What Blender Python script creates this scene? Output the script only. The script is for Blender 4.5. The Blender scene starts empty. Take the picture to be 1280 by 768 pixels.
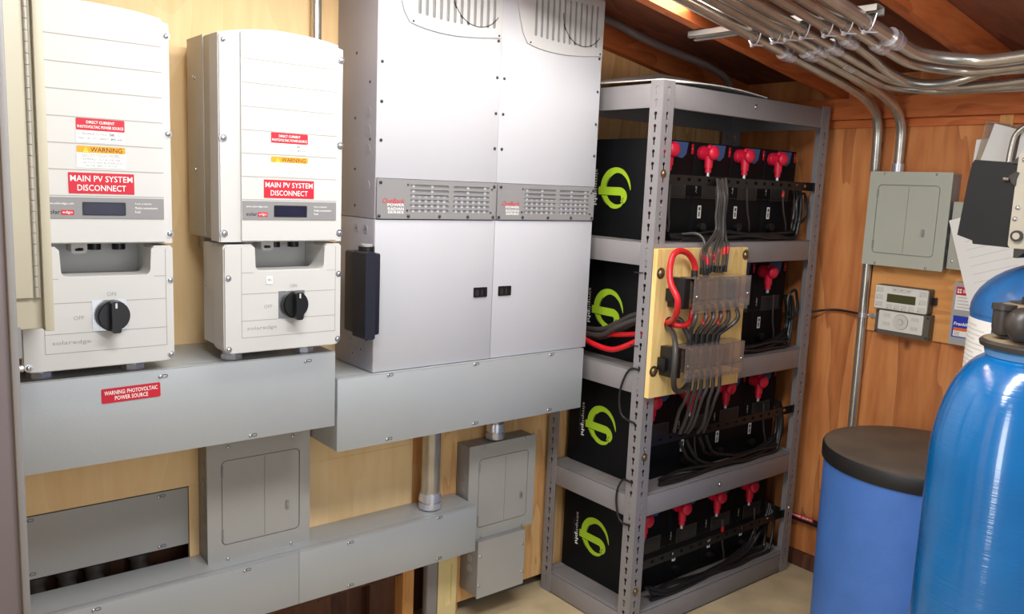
import bpy, bmesh, math, random
from mathutils import Vector, Matrix
from mathutils.geometry import tessellate_polygon
random.seed(7)
S = bpy.context.scene
COL = S.collection
pi = math.pi

# ------------------------------------------------------------------ camera
def make_camera():
    cd = bpy.data.cameras.new('camera'); co = bpy.data.objects.new('camera', cd); COL.objects.link(co)
    R = Vector((0.78105106, -0.62311013, 0.04114625)); U = Vector((0.05938212, 0.13970225, 0.98841137)); F = Vector((0.62163736, 0.7695564, -0.14611619))
    m = Matrix(((R.x, U.x, -F.x, -1.10662), (R.y, U.y, -F.y, -2.19928), (R.z, U.z, -F.z, 1.49412), (0, 0, 0, 1)))
    co.matrix_world = m
    cd.sensor_width = 36; cd.lens = 36*1032.67/1280; cd.clip_start = .02
    S.camera = co
make_camera()

# ------------------------------------------------------------------ view, world, lights
S.view_settings.view_transform = 'Standard'
S.view_settings.look = 'None'
S.view_settings.exposure = -0.06
S.view_settings.gamma = 1
S.view_settings.use_curve_mapping = False
W = bpy.data.worlds.new('daylight'); S.world = W; W.use_nodes = True
W.node_tree.nodes['Background'].inputs[0].default_value = (.90, .94, 1.0, 1)
W.node_tree.nodes['Background'].inputs[1].default_value = .27
def area(name, loc, target, sx, sy, power, col):
    l = bpy.data.lights.new(name, 'AREA'); l.shape = 'RECTANGLE'; l.size = sx; l.size_y = sy; l.energy = power; l.color = col
    o = bpy.data.objects.new(name, l); COL.objects.link(o); o.location = loc
    o.rotation_euler = (Vector(target)-Vector(loc)).to_track_quat('-Z', 'Y').to_euler()
    return o
area('doorway_daylight', (-2.1, -1.42, 1.25), (.67, -1.5, 1.2), .30, 2.0, 20, (.95, .97, 1.0))
area('room_daylight', (-.3, -3.4, 1.5), (.3, 0, 1.1), 1.6, 2.0, 20, (.92, .96, 1.0))
area('ceiling_lamp_near', (-.25, -1.35, 2.16), (.1, -.5, 0), 1.2, .16, 29, (.98, .98, .97))

# ------------------------------------------------------------------ materials
def lin(c):
    c = c/255
    return c/12.92 if c <= .04045 else ((c+.055)/1.055)**2.4
def rgb(r, g, b): return (lin(r), lin(g), lin(b), 1)
def mat(name, c, rough=.5, metal=0, var=.06, scale=6, bump=0, bscale=60, coat=0, stretch=(1, 1, 1), spec=.5, emit=None, alpha=1, trans=0):
    m = bpy.data.materials.new(name); m.use_nodes = True; nt = m.node_tree; n = nt.nodes; L = nt.links
    p = n['Principled BSDF']; p.inputs['Roughness'].default_value = rough; p.inputs['Metallic'].default_value = metal
    p.inputs['Coat Weight'].default_value = coat; p.inputs['Specular IOR Level'].default_value = spec
    p.inputs['Alpha'].default_value = alpha; p.inputs['Transmission Weight'].default_value = trans
    tc = n.new('ShaderNodeTexCoord'); mp = n.new('ShaderNodeMapping'); mp.inputs['Scale'].default_value = stretch
    L.new(tc.outputs['Object'], mp.inputs[0])
    if var:
        nz = n.new('ShaderNodeTexNoise'); nz.inputs['Scale'].default_value = scale; nz.inputs['Detail'].default_value = 5
        L.new(mp.outputs[0], nz.inputs['Vector'])
        rp = n.new('ShaderNodeValToRGB'); e = rp.color_ramp.elements
        e[0].position = .3; e[1].position = .7
        e[0].color = tuple(x*(1-var) for x in c[:3])+(1,); e[1].color = tuple(min(1, x*(1+var)) for x in c[:3])+(1,)
        L.new(nz.outputs['Fac'], rp.inputs[0]); L.new(rp.outputs[0], p.inputs['Base Color'])
    else: p.inputs['Base Color'].default_value = c
    if bump:
        nb = n.new('ShaderNodeTexNoise'); nb.inputs['Scale'].default_value = bscale; nb.inputs['Detail'].default_value = 4
        L.new(mp.outputs[0], nb.inputs['Vector'])
        bp = n.new('ShaderNodeBump'); bp.inputs['Strength'].default_value = bump; bp.inputs['Distance'].default_value = .002
        L.new(nb.outputs['Fac'], bp.inputs['Height']); L.new(bp.outputs[0], p.inputs['Normal'])
    if emit:
        p.inputs['Emission Color'].default_value = c; p.inputs['Emission Strength'].default_value = emit
    return m
def wood(name, dark, mid, light, axis='Z', scale=7, contrast=1.0, rough=.65, off=(0, 0, 0)):
    """plywood / lumber: stretched noise bends a ring wave along the grain, plus fine fibre and a few knots"""
    m = bpy.data.materials.new(name); m.use_nodes = True; nt = m.node_tree; n = nt.nodes; L = nt.links
    p = n['Principled BSDF']; p.inputs['Roughness'].default_value = rough
    tc = n.new('ShaderNodeTexCoord'); mp = n.new('ShaderNodeMapping')
    st = {'Z': (1, 1, .14), 'X': (.14, 1, 1), 'Y': (1, .14, 1)}[axis]
    mp.inputs['Scale'].default_value = st; mp.inputs['Location'].default_value = off
    L.new(tc.outputs['Object'], mp.inputs[0])
    n1 = n.new('ShaderNodeTexNoise'); n1.inputs['Scale'].default_value = scale; n1.inputs['Detail'].default_value = 3; n1.inputs['Distortion'].default_value = .6
    L.new(mp.outputs[0], n1.inputs['Vector'])
    mu = n.new('ShaderNodeMath'); mu.operation = 'MULTIPLY'; mu.inputs[1].default_value = 9
    L.new(n1.outputs['Fac'], mu.inputs[0])
    fr = n.new('ShaderNodeMath'); fr.operation = 'FRACT'; L.new(mu.outputs[0], fr.inputs[0])
    n2 = n.new('ShaderNodeTexNoise'); n2.inputs['Scale'].default_value = scale*14; n2.inputs['Detail'].default_value = 4
    L.new(mp.outputs[0], n2.inputs['Vector'])
    a = n.new('ShaderNodeMath'); a.operation = 'MULTIPLY_ADD'; a.inputs[1].default_value = .45*contrast; L.new(fr.outputs[0], a.inputs[0]); 
    b = n.new('ShaderNodeMath'); b.operation = 'MULTIPLY'; b.inputs[1].default_value = .75; L.new(n2.outputs['Fac'], b.inputs[0]); L.new(b.outputs[0], a.inputs[2])
    rp = n.new('ShaderNodeValToRGB'); e = rp.color_ramp.elements
    e[0].position = .2; e[0].color = light; e[1].position = .95; e[1].color = dark
    q = e.new(.55); q.color = mid
    L.new(a.outputs[0], rp.inputs[0])
    # knots
    vo = n.new('ShaderNodeTexVoronoi'); vo.inputs['Scale'].default_value = 3.1
    m2 = n.new('ShaderNodeMapping'); s2 = {'Z': (1, 1, .7), 'X': (.7, 1, 1), 'Y': (1, .7, 1)}[axis]; m2.inputs['Scale'].default_value = s2; m2.inputs['Location'].default_value = off
    L.new(tc.outputs['Object'], m2.inputs[0]); L.new(m2.outputs[0], vo.inputs['Vector'])
    kr = n.new('ShaderNodeValToRGB'); ke = kr.color_ramp.elements; ke[0].position = .02; ke[0].color = (1, 1, 1, 1); ke[1].position = .06; ke[1].color = (0, 0, 0, 1)
    L.new(vo.outputs['Distance'], kr.inputs[0])
    mx = n.new('ShaderNodeMix'); mx.data_type = 'RGBA'; mx.blend_type = 'MIX'
    L.new(kr.outputs[0], mx.inputs[0]); L.new(rp.outputs[0], mx.inputs[6]); mx.inputs[7].default_value = tuple(x*.45 for x in dark[:3])+(1,)
    L.new(mx.outputs[2], p.inputs['Base Color'])
    bp = n.new('ShaderNodeBump'); bp.inputs['Strength'].default_value = .15; bp.inputs['Distance'].default_value = .002
    L.new(n2.outputs['Fac'], bp.inputs['Height']); L.new(bp.outputs[0], p.inputs['Normal'])
    return m
PLY_L = wood('plywood_pale', rgb(218, 174, 118), rgb(236, 200, 146), rgb(244, 214, 164), scale=2.2, contrast=.35)
PLY_R = wood('plywood_fir', rgb(200, 142, 86), rgb(224, 176, 118), rgb(236, 196, 138), scale=4, contrast=.8, off=(3, 1, 0))
PLY_B = wood('plywood_orange', rgb(150, 80, 38), rgb(196, 122, 66), rgb(216, 146, 86), scale=2.4, contrast=.8, off=(0, 2, 1))
BOARD_B = wood('backing_board', rgb(190, 120, 62), rgb(216, 150, 84), rgb(228, 168, 100), axis='Y', scale=4, contrast=.6, off=(0, 5, 0))
LUMBER = wood('lumber_red', rgb(140, 66, 28), rgb(186, 96, 44), rgb(198, 116, 60), axis='X', scale=5, contrast=.7)
LUMBER_Y = wood('lumber_red_long', rgb(150, 72, 30), rgb(196, 104, 48), rgb(206, 122, 64), axis='Y', scale=5, contrast=.7, off=(1, 0, 2))
LUMBER_Z = wood('lumber_stud', rgb(150, 94, 48), rgb(206, 146, 84), rgb(218, 164, 104), axis='Z', scale=6, contrast=.6)
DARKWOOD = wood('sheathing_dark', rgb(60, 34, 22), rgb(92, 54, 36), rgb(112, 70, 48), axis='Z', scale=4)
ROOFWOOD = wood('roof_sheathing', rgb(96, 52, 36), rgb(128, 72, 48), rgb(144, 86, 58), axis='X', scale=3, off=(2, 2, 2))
PINE = wood('pine_board', rgb(214, 168, 92), rgb(242, 206, 132), rgb(248, 220, 154), axis='Z', scale=6, contrast=.6)
CONC = mat('concrete', rgb(186, 168, 134), .85, var=.14, scale=9, bump=.3)
WHITE = mat('powder_white', rgb(201, 200, 198), .5, var=.015)
WHITE_SH = mat('groove_shade_white', rgb(160, 157, 150), .6, var=0)  # white darkened to stand for the shade in the grooves
ALU = mat('raw_aluminium', rgb(186, 180, 168), .55, .3, var=.10, scale=4)
CREAMY = mat('cream_plastic', rgb(226, 208, 152), .5, var=.03)
CREAM = mat('cream_enamel', rgb(198, 191, 168), .45, var=.03)
LEAF = mat('lilac_grey_paint', rgb(120, 110, 112), .6, var=.06)
STEEL_TROUGH = mat('galvannealed_grey', rgb(174, 178, 181), .42, .2, var=.04, scale=3, bump=.12, bscale=220)
PANEL_G = mat('panel_grey', rgb(166, 164, 160), .45, var=.03, bump=.15, bscale=260)
PANEL_D = mat('panel_grey_dark', rgb(140, 138, 138), .45, var=.05)
PANEL_B = mat('panel_sage_grey', rgb(176, 179, 166), .42, var=.02, bump=.15, bscale=260)
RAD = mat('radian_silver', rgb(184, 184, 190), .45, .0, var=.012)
RAD_S = mat('radian_side_shaded', rgb(162, 159, 168), .45, .0, var=.02)  # the same silver darkened, carries the shade on the side faces
VENT = mat('vent_grey', rgb(138, 137, 138), .5, .1, var=.03)
VENT2 = mat('vent_silver', rgb(186, 185, 186), .45, .1, var=.03)
DUCT = mat('vent_backing', rgb(136, 135, 135), .5, .2, var=.1, scale=30)
BLACK = mat('black_plastic', rgb(22, 22, 24), .35, var=.1)
BATT = mat('battery_black', rgb(10, 11, 15), .6, var=.15, bump=.2, bscale=200, spec=.25)
HEADBLK = mat('head_black', rgb(26, 25, 27), .5, var=.1, spec=.35)
SATIN = mat('black_satin', rgb(30, 32, 44), .42, var=.05)
LABELGR = mat('label_charcoal', rgb(72, 68, 66), .6, var=.1)
GREEN = mat('logo_green', rgb(168, 204, 44), .5, var=0)
RED = mat('red_boot', rgb(214, 30, 60), .35, var=.03)
REDC = mat('red_cable', rgb(208, 30, 40), .35, var=.03)
SIGN_R = mat('sign_red', rgb(196, 22, 46), .5, var=0)
ORANGE = mat('warning_orange', rgb(240, 158, 34), .5, var=0)
INK = mat('black_ink', rgb(30, 26, 26), .7, var=0)
PRINT = mat('fine_print', rgb(150, 148, 146), .8, var=0)
INKG = mat('grey_ink', rgb(84, 80, 78), .7, var=0)
WHITE_INK = mat('white_ink', rgb(245, 244, 242), .6, var=0)
PAPER = mat('paper', rgb(236, 234, 230), .8, var=.02)
BLUE_INK = mat('blue_ink', rgb(20, 50, 170), .5, var=0)
BLUE_ST = mat('blue_sticker', rgb(62, 92, 140), .5, var=.1)
RACK = mat('shelf_grey', rgb(142, 138, 140), .40, .12, var=.05, scale=8)
RACK_T = mat('shelf_deck', rgb(134, 129, 128), .5, .1, var=.12, scale=10)
CONDUIT = mat('emt_conduit', rgb(196, 191, 182), .27, .78, var=.12, scale=18)
DULLZ = mat('strut_zinc', rgb(170, 166, 160), .5, .4, var=.06)
CONDUIT_SH = mat('shaded_conduit', rgb(98, 92, 88), .5, .5, var=.15, scale=18)  # conduit steel with the shade of the wall slot put into its colour
CHROME = mat('zinc_fitting', rgb(214, 214, 222), .25, .7, var=.08, scale=40)
SCREW = mat('zinc_screw', rgb(200, 200, 202), .25, .9, var=0)
BRASS = mat('dark_bolt', rgb(136, 116, 86), .35, .8, var=.1)
DKSCREW = mat('dark_screw', rgb(66, 62, 62), .4, .5, var=0)
CABLE = mat('black_cable', rgb(28, 27, 28), .4, var=.1)
CABLE_G = mat('grey_black_cable', rgb(64, 60, 58), .38, var=.1)
LCD_D = mat('lcd_dark', rgb(30, 28, 52), .25, var=.2, scale=30)
LCD_G = mat('lcd_olive', rgb(74, 76, 46), .3, var=.05)
LIGHTGREY = mat('keypad_grey', rgb(206, 204, 196), .5, var=0)
SILVER = mat('bezel_silver', rgb(222, 221, 214), .45, .05, var=0)
MATEDK = mat('housing_dark', rgb(92, 84, 76), .5, var=.05)
CLEAR = mat('clear_polycarbonate', rgb(226, 216, 210), .09, var=0, trans=.86, spec=.6)
SMOKE = mat('smoky_base', rgb(132, 116, 108), .5, var=.15, scale=30)
SLEEVE = mat('clear_sleeve', rgb(235, 225, 210), .2, var=0, trans=.9)
DRUM = mat('brine_blue', rgb(76, 124, 204), .5, var=.10, scale=7, bump=.25, bscale=90)
LID = mat('brine_lid', rgb(92, 82, 72), .55, var=.22, scale=7, bump=.3)
LIDRIM = mat('brine_lid_rim', rgb(32, 31, 32), .5, var=.1)
TANKBACK = mat('tank_blue_dark', rgb(44, 104, 164), .35, var=.25, scale=14, bump=.3, coat=.2)
VALVE = mat('valve_dark', rgb(58, 52, 48), .4, var=.15)
VALVE_T = mat('valve_dusty', rgb(136, 120, 96), .7, var=.2, scale=20)
COLLAR = mat('collar_blue', rgb(96, 150, 200), .35, var=.05)
BEIGE = mat('backplate_beige', rgb(186, 178, 160), .5, var=.06)
def lamp_mat():
    m = mat('lamp_lens', (1, .97, .9, 1), .4, var=0, emit=24); return m
LENS = lamp_mat()
LAMPBODY = mat('lamp_body', rgb(214, 208, 196), .4, .2, var=0)
def tank_mat():
    m = mat('tank_blue_wound', rgb(2, 102, 168), .2, var=.10, scale=9, coat=1)
    nt = m.node_tree; n = nt.nodes; L = nt.links; p = n['Principled BSDF']
    tc = n.new('ShaderNodeTexCoord'); mp = n.new('ShaderNodeMapping'); mp.inputs['Scale'].default_value = (1.2, 1.2, 150); mp.inputs['Rotation'].default_value = (.02, .015, 0)
    L.new(tc.outputs['Object'], mp.inputs[0])
    nz = n.new('ShaderNodeTexNoise'); nz.inputs['Scale'].default_value = 2.5; nz.inputs['Detail'].default_value = 3; L.new(mp.outputs[0], nz.inputs[0])
    bp = n.new('ShaderNodeBump'); bp.inputs['Strength'].default_value = .35; bp.inputs['Distance'].default_value = .0012
    L.new(nz.outputs['Fac'], bp.inputs['Height']); L.new(bp.outputs[0], p.inputs['Normal']); L.new(bp.outputs[0], p.inputs['Coat Normal'])
    return m
TANK = tank_mat()

# ------------------------------------------------------------------ mesh builder
FA = Matrix(((1, 0, 0, 0), (0, 0, -1, 0), (0, 1, 0, 0), (0, 0, 0, 1)))          # back wall: (u, v, n) -> right, up, out into the room
XB = 1.857
def FBm(x=XB): return Matrix(((0, 0, -1, x), (-1, 0, 0, 0), (0, 1, 0, 0), (0, 0, 0, 1)))   # surfaces facing -X: u = -y, v = z, n = -x
FB = FBm()
ORG = {}
_txt = {}
def text_geom(s, bold):
    k = (s, bold)
    if k not in _txt:
        c = bpy.data.curves.new('t', 'FONT'); c.body = s; c.size = 1; c.resolution_u = 2; c.offset = bold; c.fill_mode = 'FRONT'
        o = bpy.data.objects.new('t', c); COL.objects.link(o)
        dg = bpy.context.evaluated_depsgraph_get(); me = bpy.data.meshes.new_from_object(o.evaluated_get(dg))
        _txt[k] = ([v.co.copy() for v in me.vertices], [tuple(p.vertices) for p in me.polygons])
        bpy.data.objects.remove(o); bpy.data.curves.remove(c); bpy.data.meshes.remove(me)
    return _txt[k]
class MB:
    def __init__(self, M=None): self.v = []; self.f = []; self.m = []; self.mats = []; self.M = M or Matrix.Identity(4)
    def mi(self, m):
        if m not in self.mats: self.mats.append(m)
        return self.mats.index(m)
    def add(self, vs, fs, m):
        b = len(self.v); k = self.mi(m); M = self.M
        self.v += [M @ Vector(v) for v in vs]
        for f in fs: self.f.append([b+i for i in f]); self.m.append(k)
        return self
    def box(self, x0, x1, y0, y1, z0, z1, m, bev=0, seg=2):
        bm = bmesh.new(); bmesh.ops.create_cube(bm, size=1)
        for v in bm.verts: v.co = Vector(((x0+x1)/2+v.co.x*(x1-x0), (y0+y1)/2+v.co.y*(y1-y0), (z0+z1)/2+v.co.z*(z1-z0)))
        if bev: bmesh.ops.bevel(bm, geom=bm.edges[:], offset=bev, segments=seg, affect='EDGES', profile=.5)
        self.add([v.co.copy() for v in bm.verts], [[v.index for v in f.verts] for f in bm.faces] if not bm.verts.index_update() else [], m); bm.free(); return self
    def prism(self, poly, n0, n1, m, holes=()):
        loops = [poly]+list(holes)
        if holes:
            def area_(p): return sum(p[i][0]*p[(i+1) % len(p)][1]-p[(i+1) % len(p)][0]*p[i][1] for i in range(len(p)))
            loops = [poly if area_(poly) > 0 else poly[::-1]]+[h if area_(h) < 0 else h[::-1] for h in holes]
        flat = [p for l in loops for p in l]; N = len(flat)
        if holes or len(poly) > 4: tri = [tuple(t) for t in tessellate_polygon([[Vector((p[0], p[1], 0)) for p in l] for l in loops])]
        else: tri = [tuple(range(N))]
        def ccw(t):
            s = sum(flat[t[i]][0]*flat[t[(i+1) % len(t)]][1]-flat[t[(i+1) % len(t)]][0]*flat[t[i]][1] for i in range(len(t)))
            return t if s > 0 else t[::-1]
        tri = [ccw(t) for t in tri]
        vs = [(p[0], p[1], n1) for p in flat]+[(p[0], p[1], n0) for p in flat]
        fs = [list(t) for t in tri]+[[N+i for i in t[::-1]] for t in tri]
        b = 0
        for l in loops:
            n = len(l); s = sum(l[i][0]*l[(i+1) % n][1]-l[(i+1) % n][0]*l[i][1] for i in range(n))
            outer = (l is loops[0])
            for i in range(n):
                j = (i+1) % n; q = [b+i, N+b+i, N+b+j, b+j]
                fs.append(q if (s > 0) else (q if not outer else q[::-1]))
            b += n
        return self.add(vs, fs, m)
    def rrect(self, u0, u1, v0, v1, n0, n1, r, m, seg=5, holes=()):
        return self.prism(rr(u0, u1, v0, v1, r, seg), n0, n1, m, holes)
    def decal(self, u0, u1, v0, v1, n, m, t=.0006): return self.box(u0, u1, v0, v1, n, n+t, m)
    def text(self, s, u, v, n, h=None, w=None, m=None, bold=0.0, align='c', rot=0, shear=0):
        vs, fs = text_geom(s, bold)
        x0 = min(p.x for p in vs); x1 = max(p.x for p in vs); y0 = min(p.y for p in vs); y1 = max(p.y for p in vs)
        sy = h/(y1-y0) if h else w/(x1-x0); sx = w/(x1-x0) if w else sy
        ox = {'c': (x0+x1)/2, 'l': x0, 'r': x1}[align]; c, sn = math.cos(rot), math.sin(rot); out = []
        for p in vs:
            a = (p.x-ox)*sx; b_ = (p.y-(y0+y1)/2)*sy; a += shear*b_
            out.append((u+a*c-b_*sn, v+a*sn+b_*c, n))
        return self.add(out, fs, m)
    def cyl(self, p0, p1, r, m, n=16, r2=None):
        p0 = Vector(p0); p1 = Vector(p1); d = (p1-p0).normalized(); a = d.orthogonal().normalized(); b = d.cross(a); r2 = r if r2 is None else r2
        vs = [p0+(a*math.cos(t)+b*math.sin(t))*r for t in [2*pi*i/n for i in range(n)]]+[p1+(a*math.cos(t)+b*math.sin(t))*r2 for t in [2*pi*i/n for i in range(n)]]
        fs = [[i, (i+1) % n, n+(i+1) % n, n+i] for i in range(n)]+[list(range(n))[::-1], list(range(n, 2*n))]
        return self.add(vs, fs, m)
    def tube(self, pts, r, m, n=10, sub=6, smooth=True):
        P = [Vector(p) for p in pts]
        if smooth and len(P) > 2:
            Q = []
            for i in range(len(P)-1):
                a, b, c, d = P[max(i-1, 0)], P[i], P[i+1], P[min(i+2, len(P)-1)]
                for k in range(sub):
                    t = k/sub
                    Q.append(.5*((2*b)+(c-a)*t+(2*a-5*b+4*c-d)*t*t+(3*b-a-3*c+d)*t**3))
            Q.append(P[-1]); P = Q
        vs = []; fs = []; T = (P[1]-P[0]).normalized(); a = T.orthogonal().normalized()
        for i, p in enumerate(P):
            t = ((P[min(i+1, len(P)-1)]-P[max(i-1, 0)])).normalized(); a = (a-t*a.dot(t)).normalized(); b = t.cross(a)
            vs += [p+(a*math.cos(2*pi*k/n)+b*math.sin(2*pi*k/n))*r for k in range(n)]
        for i in range(len(P)-1):
            for k in range(n): fs.append([i*n+k, i*n+(k+1) % n, (i+1)*n+(k+1) % n, (i+1)*n+k])
        fs += [list(range(n))[::-1], list(range((len(P)-1)*n, len(P)*n))]
        return self.add(vs, fs, m)
    def lathe(self, prof, m, n=48, cx=0, cy=0):
        vs = []; fs = []
        for r, z in prof: vs += [(cx+r*math.cos(2*pi*k/n), cy+r*math.sin(2*pi*k/n), z) for k in range(n)]
        for i in range(len(prof)-1):
            for k in range(n): fs.append([i*n+k, i*n+(k+1) % n, (i+1)*n+(k+1) % n, (i+1)*n+k])
        fs += [list(range(n))[::-1], list(range((len(prof)-1)*n, len(prof)*n))]
        return self.add(vs, fs, m)
    def sphere(self, c, r, m, sx=1, sy=1, sz=1, n=16):
        bm = bmesh.new(); bmesh.ops.create_uvsphere(bm, u_segments=n, v_segments=n//2+2, radius=r); bm.verts.index_update()
        self.add([(c[0]+v.co.x*sx, c[1]+v.co.y*sy, c[2]+v.co.z*sz) for v in bm.verts], [[v.index for v in f.verts] for f in bm.faces], m); bm.free(); return self
    def build(self, name, parent=None, origin=None, angle=38):
        if parent is not None: o0 = ORG[parent.name]
        elif origin is not None: o0 = Vector(origin)
        else:
            xs = [v.x for v in self.v]; ys = [v.y for v in self.v]; zs = [v.z for v in self.v]
            o0 = Vector(((min(xs)+max(xs))/2, (min(ys)+max(ys))/2, min(zs)))
        me = bpy.data.meshes.new(name); me.from_pydata([v-o0 for v in self.v], [], self.f)
        for m in self.mats: me.materials.append(m)
        me.polygons.foreach_set('material_index', self.m); me.polygons.foreach_set('use_smooth', [True]*len(self.f))
        me.update(); me.set_sharp_from_angle(angle=math.radians(angle))
        o = bpy.data.objects.new(name, me); COL.objects.link(o)
        if parent is not None: o.parent = parent; ORG[o.name] = o0
        else: o.location = o0; ORG[o.name] = o0
        return o
def rr(u0, u1, v0, v1, r, seg=5):
    out = []
    for cx, cy, a0 in ((u1-r, v1-r, 0), (u0+r, v1-r, 90), (u0+r, v0+r, 180), (u1-r, v0+r, 270)):
        for i in range(seg+1):
            a = math.radians(a0+90*i/seg); out.append((cx+r*math.cos(a), cy+r*math.sin(a)))
    return out
def circ(u, v, r, n=12): return [(u+r*math.cos(2*pi*i/n), v+r*math.sin(2*pi*i/n)) for i in range(n)]
def tag(o, label, cat, group=None, kind=None):
    o['label'] = label; o['category'] = cat
    if group: o['group'] = group
    if kind: o['kind'] = kind
    return o
def thing(name, label, cat, loc, group=None):
    o = bpy.data.objects.new(name, None); COL.objects.link(o); o.location = loc; o.empty_display_size = .05; ORG[o.name] = Vector(loc)
    return tag(o, label, cat, group)
def structure(o): o['kind'] = 'structure'; return o
KIDS = {}
def copy_tree(o, parent=None):
    c = o.copy(); COL.objects.link(c); ORG[c.name] = ORG.get(o.name, Vector()).copy()
    if parent is not None: c.parent = parent
    for ch in [x for x in o.children]: copy_tree(ch, c)
    return c
_scr = {}
def screw(parent, p, nrm, r=.004, m=None, name='screw', slot=False):
    """a pan-head screw, its own small mesh (shared data) under its thing"""
    m = m or SCREW; k = (m.name, r, name, slot)
    if k not in _scr:
        b = MB(); b.lathe([(r, -.001), (r, r*.3), (r*.8, r*.6), (r*.35, r*.8)], m, 12)
        if slot: b.lathe([(r*1.6, -.001), (r*1.6, .0008), (r*.9, .001)], m, 14)
        me_o = b.build(name, None, (0, 0, 0)); _scr[k] = me_o.data; bpy.data.objects.remove(me_o)
    o = bpy.data.objects.new(name, _scr[k]); COL.objects.link(o); o.parent = parent
    o.location = Vector(p)-ORG[parent.name]; o.rotation_euler = Vector(nrm).to_track_quat('Z', 'Y').to_euler()
    return o
NA = (0, -1, 0); NB = (-1, 0, 0)
def A(u, v, n): return Vector((u, -n, v))
def B(u, v, n): return Vector((XB-n, -u, v))

# ================================================================== SETTING
SL = -.16
def rz(x): return 1.866+SL*(x-1.8)          # underside of the rafters
b = MB(); b.box(-2.6, 1.95, -3.6, .1, -.1, 0, CONC); structure(b.build('floor'))
# back wall: plywood sheets over studs, with an open slot behind the recessed gutter
b = MB(FA)
b.box(-1.25, .281, .652, 2.31, -.012, 0, PLY_L)
b.box(-.4285, .281, .30, .6515, -.012, 0, PLY_L)
b.box(.345, 1.86, .042, 2.20, -.012, 0, PLY_R)
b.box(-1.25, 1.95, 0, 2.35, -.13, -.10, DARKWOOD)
b.box(.2815, .3445, .30, 2.15, -.10, -.004, LUMBER_Z)
b.box(.455, .49, 0, .3, -.10, -.013, LUMBER_Z)
b.box(.257, .299, 0, .299, -.10, -.002, LUMBER_Z)
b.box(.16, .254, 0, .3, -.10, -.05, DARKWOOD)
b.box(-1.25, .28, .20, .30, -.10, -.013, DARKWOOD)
structure(b.build('wall_back'))
b = MB(FB); b.box(-.1, 3.3, -.02, 2.0, -.05, 0, PLY_B); structure(b.build('wall_right'))
b = MB(FB); b.box(-.0, 3.0, -.005, .064, 0, .014, DARKWOOD); structure(b.build('baseboard_right'))
b = MB(); b.box(-1.24, -1.14, -.95, .1, 0, 2.3, PLY_L); structure(b.build('wall_left'))
# roof
def slab(b, x0, x1, y0, y1, d0, d1, m):
    vs = [(x, y, rz(x)+d) for x in (x0, x1) for y in (y0, y1) for d in (d0, d1)]
    b.add(vs, [[0, 1, 3, 2], [4, 6, 7, 5], [0, 4, 5, 1], [2, 3, 7, 6], [0, 2, 6, 4], [1, 5, 7, 3]], m)
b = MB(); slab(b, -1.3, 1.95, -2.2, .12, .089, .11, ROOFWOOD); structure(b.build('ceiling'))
k = 1
for y0, x0 in ((-.035, .83), (-.49, -1.3), (-1.09, -1.3), (-1.69, -1.3)):
    b = MB(); slab(b, x0, 1.856, y0, y0+.038, 0, .088, LUMBER); structure(b.build('trim_%d' % k)); k += 1
b = MB(FB); b.box(.0, 2.6, 1.786, 1.862, .0005, .040, LUMBER_Y); structure(b.build('trim_%d' % k)); k += 1
b = MB(FB); b.box(.0, 2.6, 1.757, 1.785, .0005, .012, LUMBER_Y); structure(b.build('trim_%d' % k)); k += 1
b = MB(FB); b.box(1.035, 1.075, 1.60, 1.785, .0005, .017, LUMBER_Z); structure(b.build('trim_%d' % k)); k += 1

# ================================================================== shared builders
def load_center(name, label, M, u0, u1, v0, v1, dep, door, split, latch, body, face, screws, knock=True):
    b0 = (M @ Vector(((u0+u1)/2, v0, 0)))
    t = thing(name, label, 'electrical panel', b0)
    nrm = (M.to_3x3() @ Vector((0, 0, 1)))
    b = MB(M); b.box(u0+.004, u1-.004, v0+.004, v1-.004, 0.0005, dep-.004, body, .002)
    if knock:
        for vv in (.2, .35, .5, .65, .8):
            z = v0+(v1-v0)*vv
            for sx in (u0+.004, u1-.004): b.cyl((sx-.0015, z, dep*.5), (sx+.0015, z, dep*.5), .012, body, 16)
        for i in range(4):
            x = u0+(u1-u0)*(.2+.2*i); b.cyl((x, v1-.0055, dep*.5), (x, v1-.0025, dep*.5), .012, body, 16)
    b.build('box', t)
    du0, du1, dv0, dv1 = door; g = .003
    b = MB(M); b.rrect(u0, u1, v0, v1, dep-.004, dep, .004, face, 3, holes=[rr(du0-g, du1+g, dv0-g, dv1+g, .014)])
    b.build('trim_cover', t)
    b = MB(M); b.rrect(du0, du1, dv0, dv1, dep-.0055, dep-.0012, .012, face)
    b.box(split-.0008, split+.0008, dv0+.003, dv1-.003, dep-.002, dep-.0004, body)
    d = b.build('door', t)
    b = MB(M); b.rrect(latch[0]-.005, latch[0]+.005, latch[1]-.013, latch[1]+.013, dep-.002, dep+.002, .003, body); b.box(latch[0]-.002, latch[0]+.002, latch[1]-.006, latch[1]+.008, dep+.002, dep+.005, SCREW)
    b.build('latch', d)
    for z in (dv0+(dv1-dv0)*.12, dv0+(dv1-dv0)*.88):
        b = MB(M); b.cyl((du0-.001, z-.014, dep+.0005), (du0-.001, z+.014, dep+.0005), .003, body, 10); b.build('hinge', d)
    for u, v in screws: screw(t, M @ Vector((u, v, dep)), nrm, .0045)
    return t
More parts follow.
